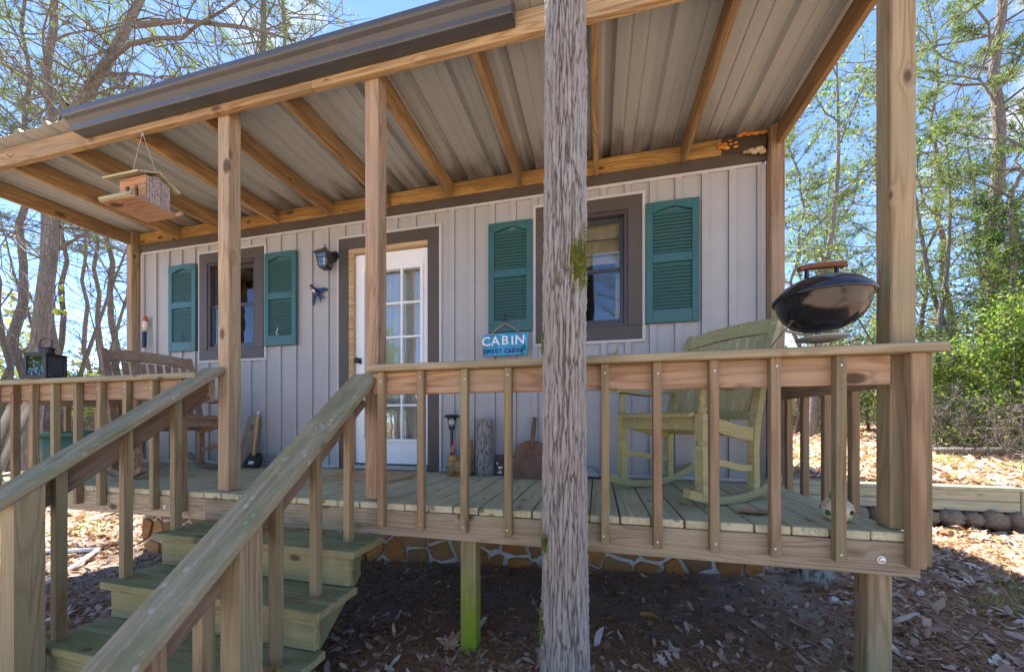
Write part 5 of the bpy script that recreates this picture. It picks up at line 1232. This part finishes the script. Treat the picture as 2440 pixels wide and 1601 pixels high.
PROTO = {
    'pineA': make_pine(1, 17, 0.15, 0.45, 40, 3.0, 14, 9), 'pineB': make_pine(2, 15, 0.11, 0.52, 32, 2.4, 18, 8), 'pineC': make_pine(3, 10, 0.09, 0.25, 40, 2.2, 6),
    'oak': make_broad(4, 9.5, 0.13, 22, 3.0, True, 13, 'leafgreen', 0.085, 0.25), 'yellow': make_broad(5, 7.0, 0.075, 20, 2.1, True, 14, 'leafyellow', 0.075, 0.10),
    'cedar': make_broad(6, 8.0, 0.12, 40, 2.0, True, 11, 'leafdark', 0.07, 0.05, up=-0.01, clump=.14), 'gum': make_broad(7, 12, 0.14, 22, 2.6, True, 10, 'leafgreen', 0.09, 0.3),
    'shrub': make_broad(8, 2.3, 0.022, 9, 1.0, True, 11, 'leafyellow', 0.055, 0.05, trunks=5, clump=.13), 'shrubg': make_broad(9, 2.8, 0.025, 9, 1.15, True, 11, 'leafgreen', 0.06, 0.05, trunks=5, clump=.14),
    'airy': make_broad(12, 10.5, 0.10, 20, 2.4, True, 5, 'leafmix', 0.075, 0.22, clump=.22), 'pineD': make_pine(13, 9, 0.07, 0.15, 30, 1.9, 8, 10), 'bare2': make_broad(14, 9.0, 0.07, 22, 2.0, False, 0, None, 0, 0.25),
    'bare': make_broad(10, 7.0, 0.06, 18, 2.2, False, 0, None, 0, 0.15), 'brush': make_broad(11, 1.7, 0.014, 8, 1.2, False, 0, None, 0, 0.05, trunks=6),
}
def plant(name, kind, x, y, z, rot, sc, label, group, cat='tree', lean=(0, 0)):
    o = thing(name, label, cat, T(x, y, z - 0.02) @ RX(lean[0]) @ RY(lean[1]) @ RZ(rot) @ Matrix.Scale(sc, 4), group)
    t, b, l_ = PROTO[kind]
    obj('trunk', t, o); obj('branches', b, o)['kind'] = 'stuff'
    if l_: obj('crown', l_, o)
    return o
LK = {'pine': 'slender pine', 'broad': 'leafy green tree', 'yellow': 'low yellow green sapling', 'cedar': 'dense dark cedar', 'shrub': 'low leafy shrub', 'bare': 'bare branched sapling', 'brush': 'tangle of leafless brush'}
used = {}
KN = {'airy': ('broadleaf_tree', 'broad'), 'pineD': ('pine_tree', 'pine'), 'bare2': ('bare_sapling', 'bare'), 'pineA': ('pine_tree', 'pine'), 'pineB': ('pine_tree', 'pine'), 'pineC': ('pine_tree', 'pine'), 'oak': ('broadleaf_tree', 'broad'), 'gum': ('broadleaf_tree', 'broad'), 'yellow': ('sapling', 'yellow'), 'cedar': ('cedar_tree', 'cedar'), 'shrub': ('shrub', 'shrub'), 'shrubg': ('shrub', 'shrub'), 'bare': ('bare_sapling', 'bare'), 'brush': ('brush', 'brush')}
random.seed(77)
right = [('airy', 1930, 11, 1.0), ('pineA', 2335, 14, 1.0), ('cedar', 2500, 13, 0.75), ('airy', 2010, 17, 0.95), ('pineD', 1890, 12, 0.9), ('airy', 2225, 12.5, 0.8), ('pineD', 2200, 15, 1.0), ('airy', 2120, 21, 1.0), ('pineD', 1985, 19, 1.1),
         ('pineB', 1860, 18, 1.0), ('yellow', 2070, 15, 0.55), ('shrub', 2275, 12.0, 0.9), ('shrubg', 2400, 10.5, 1.0), ('shrub', 2190, 13.5, 1.0), ('shrub', 1900, 13, 0.9), ('shrubg', 1970, 15.0, 1.0), ('brush', 2240, 9.6, 0.75), ('brush', 2330, 9.4, 0.8), ('brush', 2420, 9.0, 0.75), ('brush', 2150, 10.6, 0.8), ('brush', 2290, 11, 1.0), ('brush', 1960, 11.5, 0.9), ('brush', 1880, 12, 0.9),
         ('bare2', 2280, 13, 1.0), ('gum', 2540, 15, 0.9), ('yellow', 2400, 13.5, 0.7), ('pineC', 2400, 19, 0.95), ('pineA', 2100, 26, 1.1), ('oak', 2260, 26, 0.7), ('gum', 1960, 28, 0.8), ('airy', 1950, 22, 0.9), ('bare', 2030, 14, 1.0), ('pineB', 2440, 20, 1.0), ('bare2', 2380, 16, 1.1), ('pineB', 2270, 18, 0.95), ('pineD', 2420, 12.5, 1.0)]
for k, px, d, s in right:
    x, y, z = polar(px, d); nm, lk = KN[k]
    lab = LK[lk] + (' in the near' if d < 12.6 else ' in the middle' if d < 17.5 else ' in the far') + ' right woods, seen ' + ('between cabin and corner post' if px < 2090 else 'just right of the corner post' if px < 2250 else 'well right of the corner post')
    plant(nm, k, x, y, z, random.uniform(0, 6.3), s, lab, lab, 'shrub' if lk in ('shrub', 'brush') else 'tree', (random.gauss(0, .03), random.gauss(0, .03)))
left = [('pineB', 45, 17, 1.0), ('pineA', 118, 15, 1.0), ('pineB', 270, 19, 1.0), ('pineA', -40, 20, 1.0), ('bare', 20, 14.5, 0.8), ('bare2', 235, 14.5, 0.9), ('bare2', 120, 17, 0.9), ('bare', 250, 17, 0.9), ('shrub', 200, 16, 1.1), ('shrub', 60, 17, 1.2), ('brush', 290, 14.5, 1.1), ('brush', 150, 10.5, 1.0), ('brush', 40, 11, 1.1),
        ('brush', 255, 11.5, 1.1), ('pineB', 310, 17, 0.8), ('bare2', 300, 16, 1.0), ('brush', 120, 14, 1.3), ('pineB', 20, 19, .8), ('pineB', 150, 18, .8), ('pineB', 240, 21, .9), ('bare2', -30, 15, 1.0), ('pineB', 205, 24, 0.9), ('pineB', 85, 21, 0.9), ('bare2', 180, 18, 1.1), ('brush', 90, 12.5, 1.2), ('brush', 210, 13, 1.2)]
for k, px, d, s in left:
    x, y, z = polar(px, d); nm, lk = KN[k]
    lab = LK[lk] + (' in the near' if d < 14.6 else ' in the middle' if d < 18.5 else ' in the far') + ' left woods, seen ' + ('at the left picture edge' if px < 75 else 'around the leaning trunk' if px < 190 else 'beside the left wall post')
    plant(nm, k, x, y, z, random.uniform(0, 6.3), s, lab, lab, 'shrub' if lk in ('shrub', 'brush') else 'tree', (random.gauss(0, .03), random.gauss(0, .03)))
back = [('pineA', 622, 12.5, 1.05), ('pineB', 668, 13.5, 1.1), ('pineB', 435, 17, 0.9), ('pineC', 830, 19, 1.1)]
for k, px, d, s in back:
    x, y, z = polar(px, d); plant('pine_tree', k, x, y, z, random.uniform(0, 6.3), s, {622: 'thick pine trunk rising behind the gutter, left of a close pair', 668: 'pine trunk rising behind the gutter, right of a close pair', 435: 'slim pine behind the roof near the end of the crooked limbs', 830: 'distant pine top peeking over the gutter right of the paired trunks'}[px], 'pines behind the roof')
front = [('oak', -5.5, -16), ('gum', 6.5, -17), ('bare', 0.5, -15), ('pineA', 2.5, -20), ('yellow', -11, -14), ('oak', 12, -15), ('pineB', -2, -21), ('shrub', -2.5, -16), ('shrub', 4, -16.5),
         ('oak', -13, -18), ('gum', -9, -21), ('oak', 1.5, -23), ('pineC', -5, -24), ('bare', -8, -15), ('pineC', 8.5, -22), ('oak', -17, -22), ('gum', -3, -27), ('shrubg', -7, -17), ('shrubg', 0, -17.5), ('yellow', -15, -16), ('bare', 4.5, -15.5)]
for k, x, y in front: plant(KN[k][0], k, x, y, gzs(x, y), random.uniform(0, 6.3), 1.0, 'tree facing the porch, seen only as a reflection in the window and door glass', 'trees across the yard')

# big leaning tree with bare limbs left of the cabin
def ray_at(px, py, Y):
    a = (px - 1220) / 860.57; b = (1004.5 - py) / 860.57; c, s = math.cos(PSI), math.sin(PSI); v = Vector((a * c - s, a * s + c, b)); return CAM + v * ((Y - CAM.y) / v.y)
rg = np.random.default_rng(55)
lt = thing('leaning_tree', 'big leaning bare tree with crooked limbs left of the cabin roof', 'tree', T(*ray_at(85, 1150, 2.0)))
tw = Wood(); bw = Wood()
tp = [ray_at(60, 1200, 2.0), ray_at(75, 1000, 2.0), ray_at(85, 900, 2.0), ray_at(104, 720, 2.0), ray_at(125, 560, 2.0), ray_at(140, 420, 2.0), ray_at(165, 290, 2.0), ray_at(215, 210, 2.0), ray_at(262, 140, 2.0), ray_at(300, 70, 2.0), ray_at(334, 0, 2.0), ray_at(385, -130, 2.0), ray_at(420, -300, 2.0)]
tw.tube(tp, [0.13, 0.11, 0.098, 0.092, 0.085, 0.08, 0.075, 0.068, 0.058, 0.05, 0.044, 0.035, 0.02], 16)
limbs = [[(207, 215, 2.0), (235, 165, 1.95), (307, 107, 1.9), (372, 92, 1.85), (434, 92, 1.8), (472, 58, 1.8), (526, 29, 1.75), (600, -20, 1.7)],
         [(318, 62, 2.0), (380, 55, 1.9), (442, 50, 1.9), (510, 58, 1.85), (576, 65, 1.8), (650, 82, 1.8), (703, 98, 1.8)],
         [(190, 240, 2.0), (230, 225, 2.0), (275, 208, 1.9), (320, 210, 1.8), (360, 215, 1.8)], [(250, 180, 2.0), (300, 175, 2.0), (350, 180, 1.9), (400, 190, 1.9)],
         [(162, 250, 2.0), (130, 210, 2.0), (60, 165, 2.1), (10, 110, 2.1), (-40, 90, 2.1)], [(150, 280, 2.0), (110, 230, 2.0), (50, 200, 1.9), (-20, 150, 1.9)],
         [(118, 600, 2.0), (150, 590, 1.9), (195, 560, 1.8), (230, 600, 1.8), (262, 660, 1.7), (300, 735, 1.7)], [(110, 620, 2.0), (60, 600, 2.1), (20, 560, 2.1), (-20, 500, 2.1)], [(100, 760, 2.0), (70, 700, 2.0), (30, 690, 2.0), (-20, 760, 2.0)],
         [(145, 540, 2.0), (180, 545, 2.2), (215, 550, 2.3)]]
for L_ in limbs:
    P = [ray_at(*q) for q in L_]; n = len(P); r0 = 0.036 if len(L_) > 6 else 0.022
    bw.tube(P, [r0 * (1 - 0.72 * i / (n - 1)) for i in range(n)], 8)
    for q in range(1, n):
        for s in range(4):
            b = P[q - 1].lerp(P[q], rg.random()); d = (P[q] - P[q - 1]).normalized() * .5 + Vector(rg.normal(0, .55, 3)) + Vector((0, 0, -0.1)); S = limb(bw, b, d, rg.uniform(.4, 1.5), .009, rg, .2, -.02, 4, 6)
            for m in (2, 4, 5): limb(bw, S[m], (S[m] - S[m - 1]).normalized() + Vector(rg.normal(0, .6, 3)), rg.uniform(.2, .55), .005, rg, .25, 0, 3, 4)
for i in range(5, 12):
    for s in range(5): 
        S = limb(bw, tp[i].lerp(tp[i + 1], rg.random()), Vector(rg.normal(0, .6, 3)) + Vector((0, 0, .2)), rg.uniform(.8, 2.2), .012, rg, .2, 0, 4, 7)
        for m in (2, 3, 4, 5, 6): limb(bw, S[m], (S[m] - S[m - 1]).normalized() + Vector(rg.normal(0, .6, 3)), rg.uniform(.3, .8), .005, rg, .25, 0, 3, 4)
obj('trunk', tw.mesh('trunk', 'barkgrey'), lt, I()); obj('branches', bw.mesh('branches', 'twig'), lt, I())['kind'] = 'stuff'

# ------------------------------------------------------------------ tree trunk in front of the railing
ft = thing('front_tree', 'thick furrowed grey tree trunk standing just in front of the railing', 'tree', T(0.333, -0.235, gzs(0.333, -0.235) - 0.12))
base_z = gzs(0.333, -0.235) - 0.12
tr_r = lambda z: 0.0975 + 0.018 * math.exp(-z * 2.6) - 0.0045 * z
trunk = obj('trunk', log_mesh('trunk', tr_r, 3.95, 11.3, 'heavybark', 230, 640, 0.0155, 4.6, 70, 40), ft, WM[ft])
w = Wood(); top = Vector((0, 0, 3.9)); w.tube([(0, 0, 3.9), (0.03, -0.05, 5.5), (0.0, -0.2, 7.0), (0.1, -0.4, 9.0)], [0.078, 0.07, 0.055, 0.02], 14); obj('upper_trunk', w.mesh('upper_trunk', 'barkgrey'), ft, WM[ft])
w = Wood(); rg = np.random.default_rng(91); pos = []
for k in range(16):
    z = 5.4 + 3.4 * k / 16; a = k * 2.4; B = limb(w, (0.02, -0.1, z), (math.cos(a), math.sin(a) - .3, .5), rg.uniform(1.0, 2.2), .03, rg, .18, .03, 5, 6)
    for q in range(2, 7):
        for s in range(3):
            S = limb(w, B[q], (B[q] - B[q - 1]).normalized() + Vector(rg.normal(0, .6, 3)), rg.uniform(.3, .8), .007, rg, .2, 0, 3, 4); pos += [tuple(S[m]) for m in (2, 3, 4)]
obj('branches', w.mesh('branches', 'twig'), ft, WM[ft])['kind'] = 'stuff'
# moss cushions on the bark
def moss(zc, ang, hz, wa, n, seed):
    rg = np.random.default_rng(seed); a = R(ang) + rg.normal(0, wa, n); z = zc + rg.normal(0, hz, n); r = np.array([tr_r(zz - base_z) for zz in z]) + rg.uniform(-0.004, 0.012, n)
    P = np.stack([np.cos(a) * r, np.sin(a) * r, z - base_z], 1); V, Q = cards(P, 0.0075, rg, 0.6); obj('moss', fast_mesh('moss', V, Q, 'moss'), ft, WM[ft])['kind'] = 'stuff'
moss(1.115, -42, 0.045, 0.22, 6000, 1); moss(0.80, 195, 0.03, 0.12, 500, 2); moss(-0.06, 215, 0.025, 0.12, 500, 3); moss(-0.42, 205, 0.05, 0.12, 500, 4); moss(1.20, -28, 0.05, 0.12, 700, 5)
# ------------------------------------------------------------------ distant woods, leaf litter, grass
rg = np.random.default_rng(123)
n = 90000
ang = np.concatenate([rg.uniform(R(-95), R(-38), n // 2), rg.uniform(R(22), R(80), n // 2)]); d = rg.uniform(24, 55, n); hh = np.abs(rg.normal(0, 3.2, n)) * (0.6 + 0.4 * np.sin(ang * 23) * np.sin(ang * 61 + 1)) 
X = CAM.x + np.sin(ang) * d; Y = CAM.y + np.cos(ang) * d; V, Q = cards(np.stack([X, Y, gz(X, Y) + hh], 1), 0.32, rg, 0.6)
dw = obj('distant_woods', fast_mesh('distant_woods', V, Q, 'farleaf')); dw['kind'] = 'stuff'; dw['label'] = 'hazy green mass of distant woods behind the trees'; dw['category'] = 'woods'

def oak_outline():
    pts = [];
    for i, (a, r) in enumerate([(0, 1.0), (14, .62), (30, .78), (44, .38), (62, .72), (80, .30), (105, .55), (130, .25), (165, .32), (180, .5), (195, .32), (230, .25), (255, .55), (280, .30), (298, .72), (316, .38), (330, .78), (346, .62)]): pts.append((r * math.cos(R(a)), r * .62 * math.sin(R(a)) * 1.3))
    return pts
def leaf_protos():
    out = []
    for kind in range(6):
        if kind < 2: o = oak_outline()
        elif kind < 5: o = [(.55, 0), (.34, .10 + .03 * kind % .2), (.22, .07 * (kind - 1)), (.02, .17), (-.2, .12), (-.45, .05), (-.5, 0), (-.3, -.13), (-.05, -.09 - .03 * kind), (.16, -.17), (.36, -.07)]
        else: o = [(.5, 0), (.2, .16), (.0, .12), (-.2, .22), (-.5, 0), (-.2, -.18), (.05, -.10), (.2, -.2)]
        o = np.array(o) * (.55 if kind < 2 else 1.0); cz = .22 * (kind % 3 + .4)
        V = np.array([(0, 0, 0)] + [(x, y, cz * (x * x * 1.2 + 2.2 * y * y)) for x, y in o]); F = np.array([(0, i + 1, (i + 1) % len(o) + 1) for i in range(len(o))]); out.append((V, F))
    return out
LP = leaf_protos()
def scatter_leaves(X, Y, size, rg, tilt, lift):
    n = len(X); Vs = []; Fs = []; off = 0; kind = rg.integers(0, 6, n); Z = gz(X, Y)
    for k, (V, F) in enumerate(LP):
        m = np.where(kind == k)[0]; c = len(m)
        if not c: continue
        a = rg.uniform(0, 2 * PI, c); tx = rg.normal(0, tilt, c); ty = rg.normal(0, tilt, c); s = size[m] if hasattr(size, '__len__') else np.full(c, size); s = s * rg.uniform(.6, 1.25, c); fl = rg.choice([-1, 1], c)
        P = V[None] * s[:, None, None] * np.array([1, 1, 1.0]); P = P * np.stack([np.ones(c), np.ones(c), fl], 1)[:, None, :]
        x = P[..., 0] * np.cos(a)[:, None] - P[..., 1] * np.sin(a)[:, None]; y = P[..., 0] * np.sin(a)[:, None] + P[..., 1] * np.cos(a)[:, None]; z = P[..., 2] + x * tx[:, None] + y * ty[:, None]
        z = z - z.min(1)[:, None] + Z[m][:, None] + rg.uniform(0, lift, c)[:, None] - 0.004
        Vs.append(np.stack([x + X[m][:, None], y + Y[m][:, None], z], -1).reshape(-1, 3)); Fs.append((F[None] + (np.arange(c) * len(V))[:, None, None]).reshape(-1, 3) + off); off += c * len(V)
    return np.concatenate(Vs), np.concatenate(Fs)
def keep_litter(X, Y, rg):
    """sparse below the deck, none inside the cabin"""
    under = (X > -4.9) & (X < 1.9) & (Y > 0.15) & (Y < 1.3); house = (X > XL - .02) & (X < XR + .02) & (Y > 1.25) & (Y < 6.3)
    p = np.where(under, 0.05 + 0.5 * np.exp(-(Y - 0.15) * 4), 1.0); wl_ = (X > 1.75) & (X < 4.75) & (Y > 2.84) & (Y < 3.03)
    return (rg.random(len(X)) < p) & ~house & ~wl_
n = 105000; X = rg.uniform(-6.2, 6.5, n); Y = rg.uniform(-1.7, 4.2, n); m = keep_litter(X, Y, rg); X, Y = X[m], Y[m]
V, F = scatter_leaves(X, Y, 0.056 * np.exp(rg.normal(0, .3, len(X))), rg, 0.30, 0.03); ll = obj('leaf_litter', fast_mesh('leaf_litter', V, F, 'litter')); ll['kind'] = 'stuff'; ll['label'] = 'brown dead oak leaves covering the ground'; ll['category'] = 'leaf litter'
n = 60000; a = rg.uniform(-1.75, 1.45, n); d = 5.5 + rg.uniform(0, 1, n) ** 1.6 * 22; X = CAM.x + np.sin(a) * d; Y = CAM.y + np.cos(a) * d; m = keep_litter(X, Y, rg) & ((np.abs(X) > 2)); X, Y = X[m], Y[m]; d = d[m]
V, F = scatter_leaves(X, Y, 0.10 + 0.004 * d, rg, 0.35, 0.03); l2 = obj('leaf_litter', fast_mesh('leaf_litter_far', V, F, 'litter')); l2['kind'] = 'stuff'; l2['label'] = 'paler dead leaves spread over the woodland floor farther off'; l2['category'] = 'leaf litter'
n = 95000; X = np.concatenate([rg.uniform(-5, 4, n // 2), rg.uniform(-0.8, 3.2, n // 2)]); Y = np.concatenate([rg.uniform(-1.7, 2.8, n // 2), rg.uniform(-1.3, 1.2, n // 2)]); m = keep_litter(X, Y, rg); m |= (rg.random(len(X)) < .06) & (Y < 1.25); X, Y = X[m], Y[m]; c = len(X)
a = rg.uniform(0, 2 * PI, c); L = rg.uniform(.05, .10, c); w = .0014; Z = gz(X, Y) + rg.uniform(0.002, .03, c); tz = rg.normal(0, .10, c) * L; dx, dy_ = np.cos(a) * L, np.sin(a) * L; px, py = -np.sin(a) * w, np.cos(a) * w
V = np.stack([np.stack([X - dx - px, Y - dy_ - py, Z - tz], 1), np.stack([X - dx + px, Y - dy_ + py, Z - tz], 1), np.stack([X + dx + px, Y + dy_ + py, Z + tz], 1), np.stack([X + dx - px, Y + dy_ - py, Z + tz], 1)], 1).reshape(-1, 3)
pn = obj('pine_straw', fast_mesh('pine_straw', V, np.arange(c * 4).reshape(c, 4), 'straw')); pn['kind'] = 'stuff'; pn['label'] = 'dry reddish pine needles strewn over the soil'; pn['category'] = 'pine straw'
# needles caught on the steps
n = 140; X = rg.uniform(-1.7, -0.8, n); k = rg.integers(2, 4, n); Y = -0.27 - 0.225 * (k - 1) + rg.uniform(.05, .2, n); Z = -0.185 * k + .003 + rg.uniform(0, .006, n); a = rg.normal(0.3, .7, n); L = rg.uniform(.04, .08, n); dx, dy_ = np.cos(a) * L, np.sin(a) * L * .5; px, py = -np.sin(a) * .001, np.cos(a) * .001; tz = rg.uniform(0, .01, n)
V = np.stack([np.stack([X - dx - px, Y - dy_ - py, Z], 1), np.stack([X - dx + px, Y - dy_ + py, Z], 1), np.stack([X + dx + px, Y + dy_ + py, Z + tz], 1), np.stack([X + dx - px, Y + dy_ - py, Z + tz], 1)], 1).reshape(-1, 3)
p2 = obj('pine_straw', fast_mesh('step_straw', V, np.arange(n * 4).reshape(n, 4), 'straw')); p2['kind'] = 'stuff'; p2['label'] = 'dry pine needles caught on the mossy steps'; p2['category'] = 'pine straw'
# grass tufts in the right clearing
C = np.array([(4.3, 4.1), (3.5, 4.6), (5.4, 5.0), (4.9, 4.4), (3.0, 5.2), (6.0, 6.0), (4.2, 6.2), (2.9, 3.9), (5.8, 4.1), (3.3, 1.1), (3.0, .9), (-6.3, 1.6), (-6.8, 2.6)]); P = np.repeat(C, 170, 0) + rg.normal(0, .17, (len(C) * 170, 2)); n = len(P); Z = gz(P[:, 0], P[:, 1]); a = rg.uniform(0, 2 * PI, n); L = rg.uniform(.04, .13, n); lean = rg.uniform(.1, .8, n)
B0 = np.stack([P[:, 0], P[:, 1], Z], 1); U = np.stack([np.cos(a) * lean, np.sin(a) * lean, np.ones(n)], 1); S = np.stack([-np.sin(a), np.cos(a), 0 * a], 1) * .004
V = np.stack([B0 - S, B0 + S, B0 + U * L[:, None] + S * .2, B0 + U * L[:, None] - S * .2], 1).reshape(-1, 3); gr_ = obj('grass', fast_mesh('grass', V, np.arange(n * 4).reshape(n, 4), 'grass')); gr_['kind'] = 'stuff'; gr_['label'] = 'small tufts of green grass in the leaf litter'; gr_['category'] = 'grass'
# big oak leaf in the foreground
v = [(x * .13, y * .13, .02 + .25 * (x * x + y * y) * .13) for x, y in oak_outline()]; m = len(v); v = [(0, 0, .02)] + v + [(0, 0, .019)] + [(x, y, z - .001) for x, y, z in v]
f = [(0, i + 1, (i + 1) % m + 1) for i in range(m)] + [(m + 1, m + 2 + (i + 1) % m, m + 2 + i) for i in range(m)]
tag(MB().add(v, f).build('oak_leaf', 'bigleaf', None, T(-0.32, 0.02, gzs(-0.32, 0.02) + .04) @ RZ(R(80)) @ RX(R(12))), 'large lobed brown oak leaf on the ground left of the green-stained support post', 'leaf')

# crumbs of bark, pebbles and clods on the bare soil
rg = np.random.default_rng(5); n = 9000; X = rg.uniform(-4.5, 2.2, n); Y = rg.uniform(-0.2, 1.24, n); Z = gz(X, Y); sz = np.abs(rg.normal(0, .007, n)) + .003; tet = np.array([(1, 0, 0), (-.5, .85, 0), (-.5, -.85, 0), (0, 0, .9)])
V = (tet[None] * sz[:, None, None] * rg.uniform(.5, 1.5, (n, 4, 3))); a = rg.uniform(0, 2 * PI, n); x = V[..., 0] * np.cos(a)[:, None] - V[..., 1] * np.sin(a)[:, None]; y = V[..., 0] * np.sin(a)[:, None] + V[..., 1] * np.cos(a)[:, None]
V = np.stack([x + X[:, None], y + Y[:, None], V[..., 2] + Z[:, None] + .001], -1).reshape(-1, 3); F = (np.array([(0, 1, 3), (1, 2, 3), (2, 0, 3), (0, 2, 1)])[None] + (np.arange(n) * 4)[:, None, None]).reshape(-1, 3)
M['crumb'] = leaf_mat('soil crumb', [(0.0, (0.10, 0.08, 0.065)), (0.7, (0.26, 0.21, 0.17)), (1.0, (0.50, 0.46, 0.42))], 0.0, 0.9)
cb = obj('soil_crumbs', fast_mesh('soil_crumbs', V, F, 'crumb')); cb['kind'] = 'stuff'; cb['label'] = 'small clods and pebbles on the bare soil below the deck'; cb['category'] = 'soil crumbs'
# rotten stump, loose rock, sticks and a fallen limb
x, y = 1.97, 1.22
su = thing('tree_stump', 'low rotten tree stump half buried in pine straw at the right end of the deck', 'stump', T(x, y, gzs(x, y) - .05))
obj('bark', log_mesh('bark', lambda z: 0.10 + .09 * math.exp(-z * 14) , 0.23, 2.7, 'heavybark', 60, 26, 0.02, 7, 26), su)
MB().lathe([(0.0, 0.205), (0.06, 0.21), (0.10, 0.218), (0.0, 0.19)], 20).build('rotten_top', 'logend', su)
mb = MB(); blob(mb, (0, 0, .02), .03, (1.1, .9, 1.0), 4.0); o = mb.build('loose_rock', 'mortar', None, T(1.92, .87, gzs(1.92, .87)), True); tag(o, 'small pale rock on the ground beside the right support post', 'rock')
for k, (x, y, a, L, lab) in enumerate(((3.0, 1.46, 110, .22, 'pale stick lying in the leaves below the retaining wall'), (2.7, 1.9, 20, .35, 'dark twig lying in the leaves near the retaining wall stones'), (0.9, 0.25, 160, .30, 'thin twig lying on the soil right of the front trunk'), (-3.6, 0.1, 30, .5, 'dead stick lying on the ground left of the steps'))):
    rgk = np.random.default_rng(k); w_ = Wood(); limb(w_, (x, y, gzs(x, y) + .03), (math.cos(R(a)), math.sin(R(a)), 0), L, .008, rgk, .1, 0, 7, 6); o = obj('fallen_stick', w_.mesh('fallen_stick', 'twig')); tag(o, lab, 'stick')
x, y = 5.6, 5.5; w_ = Wood(); limb(w_, (x, y, gzs(x, y) + .05), (1, -.35, .02), 1.1, .06, np.random.default_rng(4), .05, 0, 10, 6, .7); o = obj('fallen_log', w_.mesh('fallen_log', 'barkgrey')); tag(o, 'short fallen log in the leaf litter of the right clearing', 'log')
curled_leaf('curled_leaf', 0.12, 0.032, 0.1, 0.25, 'orangeleaf', T(0.784, 0.526, gzs(.784, .526) + .015) @ RZ(R(-10)) @ RX(R(10)), 'single rust brown pointed leaf on the bare soil right of the trunk')
